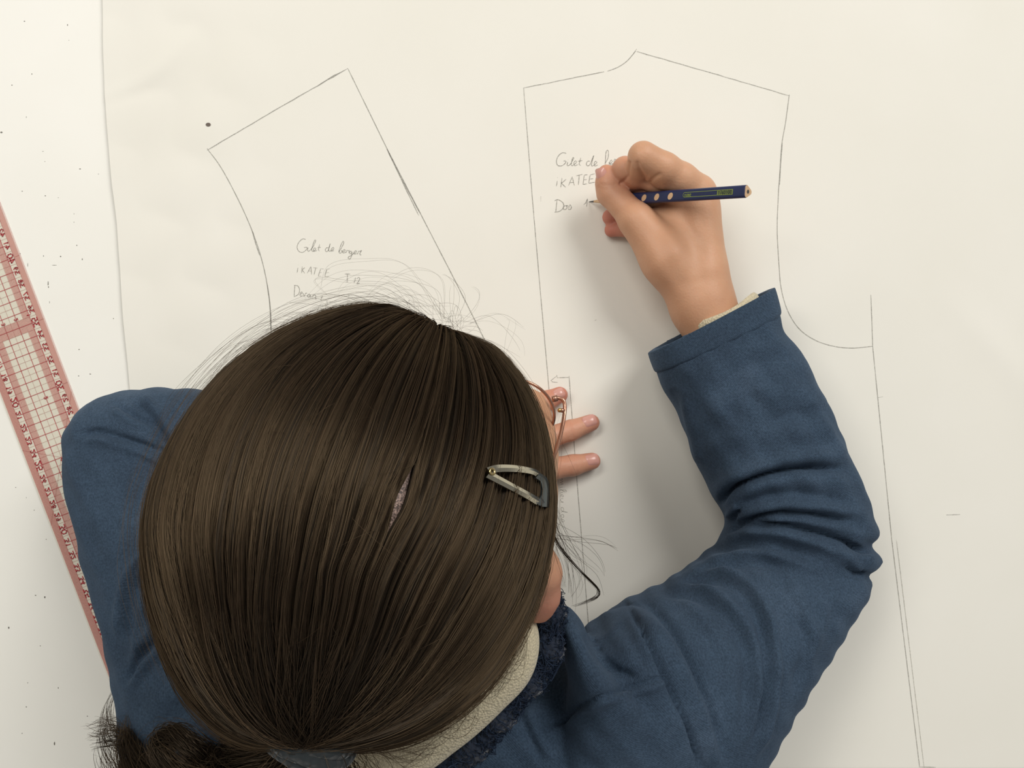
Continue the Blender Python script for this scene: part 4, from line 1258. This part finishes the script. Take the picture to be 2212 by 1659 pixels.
def smooth01(x): x = np.clip(x, 0, 1); return x * x * (3 - 2 * x)
Tpos = shell(TP)
K = 26
def strands(N, amin, amax, lift0, lift1, gap=1.0, seed=1, rough=1.0):
    r = np.random.default_rng(seed)
    nc = 420
    ca = r.uniform(amin, amax, nc); cl = r.uniform(lift0, lift1, nc); cph = r.uniform(0, 6.28, nc); cam_ = r.normal(0, 0.019, nc) * rough
    ci = r.integers(0, nc, N)
    a0 = ca[ci] + r.normal(0, 0.016, N)
    t0 = np.where(r.random(N) < 0.42, r.uniform(0, 0.05, N), r.uniform(0.0, 0.5, N))
    t0 = np.where(np.abs(a0) > 1.25, t0 * 0.5, t0)
    t = t0[:, None] + (1 - t0[:, None]) * np.linspace(0, 1, K)[None] ** 0.9
    al = a0[:, None] + cam_[ci][:, None] * np.sin((3.0 + 2.5 * np.cos(cph[ci]))[:, None] * t + cph[ci][:, None]) + (r.normal(0, 0.016, N)[:, None]) * t
    g = gap * (0.004 + 0.040 * np.exp(-((t - 0.525) / 0.045) ** 2) + 0.012 * np.exp(-((t - 0.08) / 0.05) ** 2)) * np.clip((0.68 - t) / 0.06, 0, 1)
    al = np.sign(a0)[:, None] * (np.abs(al) + g * np.exp(-np.abs(a0)[:, None] / 0.22))
    d = arc(al, t)
    off = cl[ci][:, None] + r.normal(0, 0.0005, N)[:, None]
    off = off + 0.0013 * np.sin(al * 37 + 2 * np.sin(al * 11) + 1.5 * t) + 0.0009 * np.sin(al * 83 + 3 * t + 1)
    off = off * smooth01((t - t0[:, None]) / 0.12) - 0.0022 * (1 - smooth01((t - t0[:, None]) / 0.10))
    p = shell(d, 0.0)
    nrm = shell(d, 0.001) - p; nrm /= np.linalg.norm(nrm, axis=-1, keepdims=True)
    p = p + nrm * off[..., None]
    # gather into the tie instead of one point
    ang = r.uniform(0, 6.28, N); rad = 0.011 * np.sqrt(r.random(N))
    endo = np.stack([rad * np.cos(ang), 0.4 * rad * np.sin(ang) - 0.002, rad * np.sin(ang)], 1)
    p = p + endo[:, None] * smooth01((t - 0.72) / 0.28)[..., None]
    return p
n1 = 36000
pts = strands(n1, -2.3, 1.80, -0.0034, 0.0018, seed=3)
hair_obj('hair_strands', pts, rng.uniform(0.00008, 0.00016, n1), M_HAIR, 0.8)['kind'] = 'stuff'
n2 = 5000
pts = strands(n2, -2.3, 1.76, 0.0008, 0.0032, seed=5, rough=2.2)
hair_obj('top_strands', pts, rng.uniform(0.00006, 0.00011, n2), M_FLY, 0.8)['kind'] = 'stuff'

wp = np.concatenate([strands(90, -2.2, -1.0, 0.001, 0.012, seed=8, rough=6.0), strands(50, 1.0, 1.78, 0.001, 0.006, seed=9, rough=3.0), strands(160, -1.4, 1.2, 0.001, 0.004, seed=10, rough=4.0)])
wp = wp[:, :int(K * 0.8)]
hair_obj('wispy_strands', wp, rng.uniform(0.00002, 0.000045, len(wp)), M_FLY, 0.4)['kind'] = 'stuff'
# loose hairs standing off the head: arcs rooted on the shell
def flyaway(N, seed, region, lift, length, rad):
    r = np.random.default_rng(seed)
    out = []
    Kf = 18
    s = np.linspace(0, 1, Kf)
    for i in range(N):
        u, v = region(r)
        d = inv(u, v)
        p0 = shell(d)
        nrm = d * np.array([1, 1, 0.8]); nrm /= np.linalg.norm(nrm)
        tang = np.cross(nrm, r.normal(0, 1, 3)); tang /= np.linalg.norm(tang)
        L = r.uniform(*length); lf = r.uniform(*lift)
        sidev = np.cross(nrm, tang)
        cur = r.normal(0, 0.55)
        p = p0 + tang * (L * s)[:, None] + nrm * (lf * np.sin(np.pi * np.clip(s * r.uniform(0.6, 1.1), 0, 1)))[:, None] + sidev * (cur * L * s ** 2)[:, None]
        out.append(p)
    return np.array(out), r.uniform(*rad, N)
def reg_top(r):
    k = r.random()
    if k < 0.62: u = r.uniform(560, 1010); v = np.interp(u, [480, 600, 700, 800, 900, 985, 1080], [800, 735, 695, 676, 672, 706, 775]) + abs(r.normal(0, 14))
    else: u = r.normal(985, 30); v = r.normal(708, 14)
    return u, v
fp, fr1 = flyaway(60, 11, reg_top, (0.002, 0.010), (0.012, 0.035), (0.00002, 0.00004))
hair_obj('flyaway_strands', fp, fr1, M_FLY, 0.5)['kind'] = 'stuff'
def reg_side(r):
    a = r.uniform(0, 6.283)
    k = r.integers(0, len(outline)); o = outline[k]; f = r.uniform(0.86, 0.97)
    return CXp + (o[0] - CXp) * f, CYp + (o[1] - CYp) * f
fp, fr1 = flyaway(110, 12, reg_side, (0.001, 0.006), (0.012, 0.032), (0.00002, 0.00004))
hair_obj('flyaway_strands', fp, fr1, M_FLY, 0.5)['kind'] = 'stuff'
def reg_crown(r): return r.uniform(420, 1150), r.uniform(760, 1450)
fp, fr1 = flyaway(70, 13, reg_crown, (0.001, 0.004), (0.01, 0.024), (0.00003, 0.00006))
hair_obj('flyaway_strands', fp, fr1, M_FLY, 0.5)['kind'] = 'stuff'

def guide_lock(guides, n, spread, seed, rad, curl=0.0, freq=3.0, K=30):
    """strands around hand-placed guide curves; guides = lists of (u, v, z)"""
    r = np.random.default_rng(seed)
    out = []
    for g in guides:
        path = catmull([P(*q) for q in g], 12)
        L = np.concatenate([[0], np.cumsum(np.linalg.norm(np.diff(path, axis=0), axis=1))]); L /= L[-1]
        s = np.linspace(0, 1, K)
        base = np.stack([np.interp(s, L, path[:, k]) for k in range(3)], 1)
        for _ in range(n):
            o0 = r.normal(0, spread, 3); o1 = r.normal(0, spread * 1.6, 3)
            ph = r.uniform(0, 6.28); e = r.uniform(0.75, 1.0)
            w = (o0 * (1 - s)[:, None] + o1 * s[:, None]) * (0.25 + 0.75 * np.sin(np.pi * np.clip(s * 0.9 + 0.1, 0, 1)))[:, None]
            c_ = curl * np.stack([np.sin(freq * 6.28 * s + ph), np.cos(freq * 6.28 * s + ph), 0.6 * np.sin(freq * 5 * s + ph)], 1) * s[:, None]
            ss = s * e
            b = np.stack([np.interp(ss, s, base[:, k]) for k in range(3)], 1)
            out.append(b + w + c_)
    out = np.array(out)
    return out, r.uniform(*rad, len(out))
# fine hairs that stray over the paper, traced one by one
T_ = 0.19
strays = [[(960, 690, .262), (900, 610, .24), (800, 590, .22), (720, 600, .20), (650, 660, .19), (590, 740, .18)], [(955, 690, .262), (880, 570, .25), (790, 560, .24), (710, 580, .22), (690, 650, .20)],
          [(930, 680, .262), (860, 620, .25), (760, 612, .24), (680, 606, .23), (725, 655, .245)], [(985, 690, .255), (1000, 640, .25), (975, 600, .245), (945, 588, .24)], [(990, 700, .25), (1020, 660, .24), (1025, 630, .235), (1000, 610, .23)],
          [(970, 690, .26), (975, 650, .26), (978, 600, .255)], [(1000, 700, .25), (1060, 690, .24), (1120, 740, .22), (1135, 800, .20)], [(900, 660, .262), (820, 640, .25), (700, 660, .23), (600, 720, .21), (520, 800, .19), (450, 850, .17)],
          [(860, 660, .262), (760, 650, .25), (620, 690, .22), (500, 760, .2), (440, 830, .18)], [(800, 662, .26), (700, 670, .24), (590, 720, .22), (480, 830, .2)], [(700, 680, .255), (600, 690, .24), (560, 760, .22), (530, 820, .2)],
          [(940, 680, .262), (840, 600, .25), (760, 610, .24), (720, 650, .24)], [(950, 680, .262), (930, 620, .255), (850, 600, .25), (800, 630, .245), (790, 660, .25)], [(960, 690, .26), (960, 610, .25), (900, 590, .245), (820, 620, .24)],
          [(1010, 700, .25), (1080, 680, .235), (1150, 720, .21)], [(1090, 770, .24), (1110, 700, .22), (1090, 690, .21)], [(1186, 1000, .2), (1215, 900, .16), (1212, 1000, .17), (1195, 1060, .19)], [(1150, 830, .21), (1180, 900, .18), (1195, 1000, .18)]]
a1, b1 = guide_lock(strays, 2, 0.0016, 31, (0.00002, 0.00004))
hair_obj('stray_strands', a1, b1, M_FLY, 0.5)['kind'] = 'stuff'
# the bent lock by the ear
earlock = [[(1185, 1120, .222), (1205, 1175, .215), (1245, 1225, .205), (1282, 1262, .198), (1294, 1278, .196), (1288, 1290, .195), (1262, 1302, .194), (1225, 1314, .19)]]
a1, b1 = guide_lock(earlock, 16, 0.0006, 32, (0.00006, 0.0001))
hair_obj('ear_lock', a1, b1, M_HAIR, 0.5)['kind'] = 'stuff'
near = [[(1188, 1080, .225), (1205, 1140, .215), (1230, 1190, .205), (1256, 1240, .2), (1250, 1280, .195), (1225, 1305, .19)], [(1188, 1100, .225), (1215, 1190, .21), (1230, 1260, .2), (1236, 1320, .19)],
        [(1190, 1160, .22), (1240, 1160, .21), (1300, 1165, .2), (1340, 1190, .19)], [(1190, 1130, .22), (1260, 1200, .2), (1300, 1240, .19), (1310, 1290, .185)], [(1188, 1150, .22), (1220, 1230, .205), (1230, 1300, .195)],
        [(1190, 1060, .22), (1200, 1120, .215), (1225, 1180, .21), (1262, 1215, .2)], [(1188, 1170, .22), (1205, 1240, .21), (1222, 1290, .2)]]
a1, b1 = guide_lock(near, 5, 0.0022, 33, (0.00003, 0.00007))
hair_obj('stray_strands', a1, b1, M_FLY, 0.5)['kind'] = 'stuff'
# pony tail: locks that leave the tie and spread in loose curls over the left shoulder
z0 = float(Tpos[2])
tie_c = P(674, 1590, z0 - 0.004)
pony = [[(672, 1590, z0), (650, 1640, z0 - .002), (600, 1690, z0 - .006), (500, 1690, .215), (400, 1640, .2), (350, 1590, .195), (340, 1555, .19), (365, 1545, .188), (400, 1560, .188), (410, 1600, .186), (370, 1640, .184)],
        [(672, 1590, z0), (640, 1630, z0), (560, 1640, z0 - .01), (480, 1620, .205), (420, 1575, .198), (380, 1548, .192), (345, 1560, .188), (335, 1610, .184), (350, 1680, .18)],
        [(672, 1590, z0), (645, 1650, z0 - .004), (560, 1680, z0 - .012), (440, 1680, .2), (340, 1650, .185), (290, 1600, .17), (272, 1560, .155), (240, 1556, .15), (205, 1565, .145)],
        [(672, 1590, z0), (650, 1640, z0 - .002), (590, 1660, z0 - .008), (500, 1650, .21), (430, 1640, .2), (360, 1660, .19), (300, 1700, .18)],
        [(672, 1590, z0), (680, 1640, z0), (690, 1690, z0 - .006), (690, 1760, z0 - .02)], [(672, 1590, z0), (660, 1640, z0), (640, 1700, z0 - .006), (620, 1780, z0 - .02)], [(672, 1590, z0), (700, 1635, z0), (730, 1690, z0 - .008), (750, 1760, z0 - .02)],
        [(672, 1590, z0), (610, 1620, z0 - .004), (540, 1600, z0 - .012), (500, 1580, .205), (470, 1600, .2), (480, 1640, .198), (520, 1670, .196)],
        [(672, 1590, z0), (620, 1640, z0 - .004), (520, 1690, .21), (400, 1710, .195), (320, 1690, .18), (280, 1640, .168), (262, 1590, .16), (268, 1550, .155), (290, 1530, .15)]]
pony = [[q if i < 2 else (q[0], q[1] + min(40, 14 * i), q[2] - 0.004) for i, q in enumerate(g)] for g in pony]
a1, b1 = guide_lock(pony, 300, 0.0036, 41, (0.00009, 0.00018), 0.0022, 2.2, 34)
hair_obj('ponytail', a1, b1, M_HAIR, 0.5)['kind'] = 'stuff'
a1, b1 = guide_lock(pony, 40, 0.0075, 42, (0.00005, 0.0001), 0.005, 2.0, 34)
hair_obj('ponytail_frizz', a1, b1, M_FLY, 0.4)['kind'] = 'stuff'
tails = [[(330, 1680, .17), (285, 1630, .15), (250, 1590, .13), (235, 1540, .12), (250, 1495, .11), (268, 1480, .10)], [(300, 1700, .16), (250, 1650, .14), (225, 1600, .125), (228, 1550, .115), (250, 1500, .11)],
         [(310, 1700, .17), (290, 1650, .16), (278, 1600, .15), (276, 1560, .145), (290, 1530, .14)], [(290, 1720, .15), (245, 1690, .13), (222, 1640, .12), (220, 1590, .11)], [(330, 1690, .17), (300, 1620, .155), (262, 1570, .14), (215, 1560, .13), (180, 1568, .12)],
         [(300, 1620, .155), (262, 1575, .14), (225, 1580, .13), (185, 1592, .12)]]
a1, b1 = guide_lock(tails, 26, 0.0022, 43, (0.00005, 0.0001), 0.0016, 1.5)
hair_obj('ponytail_ends', a1, b1, M_FLY, 0.3)['kind'] = 'stuff'
nape = [[(900, 1560, .22), (980, 1560, .215), (1040, 1520, .205)], [(860, 1600, .22), (930, 1600, .21), (980, 1560, .205)], [(800, 1610, .22), (880, 1640, .21), (960, 1600, .205)], [(1000, 1500, .22), (1060, 1480, .21), (1110, 1420, .205)],
        [(1060, 1440, .22), (1110, 1420, .21), (1140, 1360, .205)], [(760, 1610, .22), (800, 1650, .21), (830, 1690, .2)], [(940, 1570, .22), (960, 1540, .212), (1030, 1540, .205)]]
a1, b1 = guide_lock(nape, 22, 0.0038, 44, (0.00004, 0.00008), 0.001, 1.2)
hair_obj('nape_strands', a1, b1, M_FLY, 0.4)['kind'] = 'stuff'

# hair tie
tie_ax = P(650, 1650, z0 - 0.004) - P(690, 1540, z0); tie_ax /= np.linalg.norm(tie_ax)
n1_ = np.cross(tie_ax, ZZ); n1_ /= np.linalg.norm(n1_); n2_ = np.cross(n1_, tie_ax)
tie = empty('hair_tie', tuple(tie_c))
tag(tie, 'dark teal fabric hair tie gathering the ponytail at the nape', 'hair tie')
M_TIE = mat_knit('teal_fabric', (27, 34, 37), 400.0, 0.8)
for q in (-1, 0, 1):
    pts = np.array([tie_ax * (q * 0.0035 + 0.0012 * math.sin(3 * a + q)) + n1_ * (0.0150 - 0.001 * abs(q)) * math.cos(a) + n2_ * (0.0135 - 0.001 * abs(q)) * math.sin(a) for a in np.linspace(0, 2 * math.pi, 48, endpoint=False)])
    mesh_obj('loop', *tube(pts, 0.0030, 12, closed=True), M_TIE, tie)

# ------------------------------------------------------------------ snap hair clip
M_CLIP = simple('clip_metal', (188, 182, 164), 0.2, 1.0)
M_CLIPD = simple('clip_dark_metal', (92, 100, 102), 0.32, 0.9)
clip_o = shell(inv(1100, 1050)[None], 0.004)[0]
clip = empty('hair_clip', tuple(clip_o))
tag(clip, 'grey metal snap hair clip pinned flat in the dark hair', 'hair clip')
CL = lambda x, y: (980 + x / 3.95, 760 + y / 3.95)
def on_shell(u, v, off):
    return shell(inv(u, v)[None], off)[0]
def clip_bar(pts, wid, off, thick, bow=0.0):
    """flat metal bar on the hair: pts in photo px, wid px"""
    c_ = catmull(np.array(pts, float), 8)
    t = np.gradient(c_, axis=0); t /= np.linalg.norm(t, axis=1)[:, None]
    n = np.stack([-t[:, 1], t[:, 0]], 1)
    wv = np.interp(np.linspace(0, 1, len(c_)), np.linspace(0, 1, len(wid)), wid)
    rows = []
    for i in range(len(c_)):
        b = bow * math.sin(math.pi * i / (len(c_) - 1))
        L_, R_ = c_[i] + n[i] * wv[i] / 2, c_[i] - n[i] * wv[i] / 2
        rows.append([on_shell(*L_, off + b) - clip_o, on_shell(*c_[i], off + b + thick * 0.6) - clip_o, on_shell(*R_, off + b) - clip_o, on_shell(*R_, off + b - thick) - clip_o, on_shell(*L_, off + b - thick) - clip_o])
    V = [p for r in rows for p in r]
    F = [(i * 5 + k, i * 5 + (k + 1) % 5, (i + 1) * 5 + (k + 1) % 5, (i + 1) * 5 + k) for i in range(len(rows) - 1) for k in range(5)]
    F += [(4, 3, 2, 1, 0), tuple((len(rows) - 1) * 5 + k for k in range(5))]
    return V, F
mesh_obj('upper_arm', *clip_bar([CL(232, 1040), CL(300, 1022), CL(420, 1022), CL(540, 1036), CL(610, 1052), CL(660, 1085)], [15, 15, 14, 12, 12, 12], 0.0042, 0.0008, 0.0008), M_CLIP, clip, False)
mesh_obj('lower_arm', *clip_bar([CL(232, 1065), CL(300, 1105), CL(420, 1170), CL(540, 1232), CL(640, 1285)], [15, 15, 14, 14, 15], 0.0042, 0.0008, 0.0005), M_CLIP, clip, False)
mesh_obj('end_plate', *clip_bar([CL(628, 1075), CL(680, 1110), CL(700, 1180), CL(698, 1260), CL(692, 1330)], [12, 15, 16, 17, 14], 0.0046, 0.0009), M_CLIPD, clip, False)
mesh_obj('lower_tab', *clip_bar([CL(640, 1262), CL(668, 1285), CL(700, 1310)], [20, 20, 12], 0.0044, 0.0008), M_CLIPD, clip, False)
rv = on_shell(*CL(252, 1050), 0.0052) - clip_o
nrm = rv + clip_o - HC; nrm /= np.linalg.norm(nrm)
a_ = np.cross(nrm, (0, 1, 0)); a_ /= np.linalg.norm(a_); b_ = np.cross(nrm, a_)
pts = np.array([rv + (a_ * math.cos(x) + b_ * math.sin(x)) * 0.0011 for x in np.linspace(0, 2 * math.pi, 20, endpoint=False)])
mesh_obj('rivet', *tube(pts, 0.00045, 8, closed=True), simple('brass', (196, 176, 128), 0.25, 1.0), clip)

# ------------------------------------------------------------------ spectacles
M_ROSE = simple('rose_gold', (178, 132, 112), 0.25, 0.85)
M_GOLD = simple('gold', (205, 170, 110), 0.2, 1.0)
specs = empty('eyeglasses', tuple(MIDF))
tag(specs, 'thin rose-gold wire eyeglasses worn on the face, partly hidden by hair', 'eyeglasses')
M_LENS = mat_tint('lens', (0.985, 0.975, 0.965), 0.1)
RX, RY = 0.0212, 0.0235
for s in (1, -1):
    lc = HR * 0.034 * s
    rimp = np.array([lc + HR * RX * math.cos(a) + HU * RY * math.sin(a) - HF * 0.0025 * math.cos(a) ** 2 for a in np.linspace(0, 2 * math.pi, 56, endpoint=False)])
    mesh_obj('rim', *tube(rimp, 0.00085, 10, closed=True), M_ROSE, specs)
    V, F = [lc + HF * 0.0015], []
    for k in (0.5, 0.97):
        for a in np.linspace(0, 2 * math.pi, 40, endpoint=False):
            V.append(lc + HR * RX * k * math.cos(a) + HU * RY * k * math.sin(a) + HF * (0.0015 * (1 - k * k) - 0.0025 * (k * math.cos(a)) ** 2))
    for i in range(40):
        j = (i + 1) % 40
        F.append((0, 1 + i, 1 + j)); F.append((1 + i, 41 + i, 41 + j, 1 + j))
    mesh_obj('lens', V, F, M_LENS, specs)
    if s == 1:
        hp = [P(1194, 862, .147), P(1206, 860, .1475), P(1216, 864, .148), P(1220, 876, .1485), P(1219, 896, .150), P(1213, 930, .155), P(1203, 968, .162), P(1192, 1004, .170), P(1184, 1090, .190), P(1180, 1180, .214), P(1168, 1230, .212), P(1160, 1270, .200)]
    else:
        hp = [MIDF + q for q in (HR * -0.058 + HU * 0.006, HR * -0.064 + HU * 0.006, HR * -0.069 + HU * 0.006 - HF * 0.003, HR * -0.0705 + HU * 0.006 - HF * 0.01, HR * -0.072 + HU * 0.006 - HF * 0.05, HR * -0.073 + HU * 0.012 - HF * 0.095, HR * -0.070 - HU * 0.008 - HF * 0.115)]
    hp = catmull(np.array(hp) - MIDF, 8)
    mesh_obj('temple', *tube(hp, 0.00085, 10, flat=1.3), M_ROSE, specs)
    e0 = hp[2]
    hb = MB(); hb.add(tube(np.array([hp[0] - (hp[4] - hp[0]) * 0.2, hp[2], hp[7]]), [0.0017, 0.0019, 0.0017], 10))
    mesh_obj('hinge', hb.v, hb.f, M_ROSE, specs)
    sp_ = (P(1209, 886, .1495) - MIDF) if s == 1 else hp[28] - HR * -0.002
    mesh_obj('screw', *uvsphere(sp_, 0.0013), M_GOLD, specs)
    lug = hp[np.argmin(np.linalg.norm(hp - sp_, axis=1))]
    mesh_obj('hinge_lug', *tube(np.array([sp_ - (lug - sp_) * 0.3, (sp_ + lug) / 2, lug]), [0.0011, 0.0013, 0.0011], 10), M_ROSE, specs)
    mesh_obj('nose_pad', *uvsphere(HR * 0.0095 * s - HU * 0.004 - HF * 0.005, (0.0015, 0.003, 0.005), HM), simple('pad', (225, 215, 205), 0.3), specs)
br = catmull([HR * -0.0105 + HU * 0.004, HR * -0.004 + HU * 0.007 + HF * 0.001, HR * 0.004 + HU * 0.007 + HF * 0.001, HR * 0.0105 + HU * 0.004], 8)
mesh_obj('bridge', *tube(br, 0.0009, 10), M_ROSE, specs)

# ------------------------------------------------------------------ pencil held in the right hand
tip = P(1272, 436, 0.0011)
end = P(1615, 414, 0.102)
pd = end - tip; PL = np.linalg.norm(pd); pd /= PL
pencil = empty('pencil', tuple(tip))
tag(pencil, 'dark blue triangular pencil with bare wood dots, held in the writing hand', 'pencil')
vw = np.array([0, -0.10, 1.0])
pn = vw - (vw @ pd) * pd; pn /= np.linalg.norm(pn)           # the flat face that looks up
ps = np.cross(pn, pd)                                          # sideways
TRI = []
R_ = 0.0035
for k in range(3):
    a0 = math.radians(90 + 60 + 120 * k)                       # corners; a flat lies towards pn
    for a in np.linspace(-0.75, 0.75, 7):
        cc = np.array([math.cos(a0), math.sin(a0)]) * R_ * 0.72
        TRI.append(cc + np.array([math.cos(a0 + a * 1.35), math.sin(a0 + a * 1.35)]) * R_ * 0.50)
TRI = np.array(TRI)
def prism(sections, caps=(True, True)):
    """sections: list of (distance, scale, blend to circle)"""
    V, F = [], []
    m = len(TRI)
    for d, s, b in sections:
        for q in TRI:
            cq = q / np.linalg.norm(q) * R_ * 0.85
            q2 = (q * (1 - b) + cq * b) * s
            V.append(pd * d + ps * q2[0] + pn * q2[1])
    for i in range(len(sections) - 1):
        for k in range(m):
            F.append((i * m + k, (i + 1) * m + k, (i + 1) * m + (k + 1) % m, i * m + (k + 1) % m))
    if caps[0]: F.append(tuple(range(m)))
    if caps[1]: F.append(tuple(reversed([(len(sections) - 1) * m + k for k in range(m)])))
    return V, F
M_PENCIL = simple('navy_lacquer', (38, 47, 84), 0.30)
M_WOOD = simple('bare_wood', (214, 178, 140), 0.7)
M_LEAD = simple('lead', (62, 60, 60), 0.4)
mesh_obj('barrel', *prism([(0.0235, 1.0, 0), (0.030, 1.0, 0), (PL - 0.0004, 1.0, 0), (PL, 0.97, 0)]), M_PENCIL, pencil)
mesh_obj('sharpened_wood', *prism([(0.0050, 0.24, 1), (0.012, 0.55, 0.9), (0.021, 0.93, 0.3), (0.0250, 0.985, 0)]), M_WOOD, pencil)
mesh_obj('lead_point', *prism([(0.0, 0.05, 1), (0.0012, 0.12, 1), (0.0053, 0.26, 1)]), M_LEAD, pencil)
mesh_obj('end_wood', *prism([(PL - 0.0002, 0.94, 0), (PL + 0.0002, 0.93, 0)]), M_WOOD, pencil, False)
cp = [pd * (PL + 0.00035) + ps * 0.0012 * math.cos(a) + pn * 0.0012 * math.sin(a) for a in np.linspace(0, 2 * math.pi, 18, endpoint=False)]
mesh_obj('end_lead', cp, [tuple(range(18))], M_LEAD, pencil, False)
FACE = TRI[:, 1].max()
def face_at(u, v):
    """distance along the pencil where pixel (u, v) lies on the upper face"""
    best = None
    for d in np.linspace(0.02, PL, 600):
        q = tip + pd * d + pn * FACE
        s = FPX / (CAMZ - q[2]); uu = W / 2 + q[0] * s
        if best is None or abs(uu - u) < best[0]: best = (abs(uu - u), d)
    return best[1]
for u in (1391, 1419, 1448, 1363):
    d = face_at(u, 430)
    V = [pd * (d + 0.0021 * math.cos(a)) + ps * (0.0022 * math.sin(a) - 0.0002 + 0.0006 * math.cos(a)) + pn * (FACE + 0.00012) for a in np.linspace(0, 2 * math.pi, 22, endpoint=False)]
    mesh_obj('grip_dot', V, [tuple(range(22))], M_WOOD, pencil, False)
M_LIME = mat_print('lime_print', (150, 166, 84), 0.95)
d0_, d1_ = face_at(1476, 424), face_at(1583, 417)
prt = MB()
def pline(a, b, w=0.00028, lift=0.00014):
    a, b = np.array(a, float), np.array(b, float); t = (b - a) / (np.linalg.norm(b - a) + 1e-9); n = np.array([-t[1], t[0]]) * w / 2
    a = a - t * w * 0.3; b = b + t * w * 0.3
    prt.add(([pd * q[0] + ps * q[1] + pn * (FACE + lift) for q in (a + n, a - n, b - n, b + n)], [(0, 1, 2, 3)]))
hw = 0.0015
pline((d0_ + 0.001, hw), (d1_, hw)); pline((d0_ + 0.001, -hw), (d1_, -hw)); pline((d1_, hw), (d1_, -hw))
for a in np.linspace(-math.pi / 2, math.pi / 2, 8)[:-1]:
    a2 = a + math.pi / 7
    pline((d0_ + 0.001 - 0.001 * math.cos(a), hw * math.sin(a)), (d0_ + 0.001 - 0.001 * math.cos(a2), hw * math.sin(a2)))
dn = d0_ + (d1_ - d0_) * 0.70
pline((dn, hw), (dn, -hw))
def ptext(txt, x0, wdt, hgt, font, w=0.00026, lift=0.00022):
    for i, ch in enumerate(txt):
        for st in font[ch]:
            q = [(x0 + (i * 1.3 + x) * wdt, -hgt / 2 + y * hgt) for x, y in st]
            for a, b in zip(q[:-1], q[1:]):
                # glyph tops point to +v of the upper face as seen in the photo
                pline((a[0], -a[1] * PSGN), (b[0], -b[1] * PSGN), w, lift)
PSGN = -1.0 if ps[1] > 0 else 1.0
for k in range(9):   # lime panel behind the number
    y = -hw + hw * 2 * (k + 0.5) / 9
    pline((dn, y), (d1_, y), hw * 2 / 9 * 0.55)
ALPH = {'n': [[(0, 0), (0, .7)], [(0, .5), (.4, .7), (.8, .5), (.8, 0)]], 'a': [[(.8, .7), (.2, .7), (0, .35), (.2, 0), (.8, .2)], [(.8, .7), (.8, 0)]], 'm': [[(0, 0), (0, .7)], [(0, .6), (.25, .7), (.45, .5), (.45, 0)], [(.45, .6), (.7, .7), (.9, .5), (.9, 0)]], 'e': [[(0, .4), (.8, .4), (.7, .7), (.2, .7), (0, .35), (.2, 0), (.8, .05)]]}
ptext('name', d0_ + 0.0014, 0.00105, 0.0022, ALPH)
prt.build('printed_label', M_LIME, pencil, False)
prt = MB()
ptext('1760100', dn + 0.0007, (d1_ - dn - 0.0012) / 9.0, 0.0024, DIG, 0.0003, 0.0003)
prt.build('printed_number', simple('number_ink', (24, 30, 60), 0.4), pencil, False)
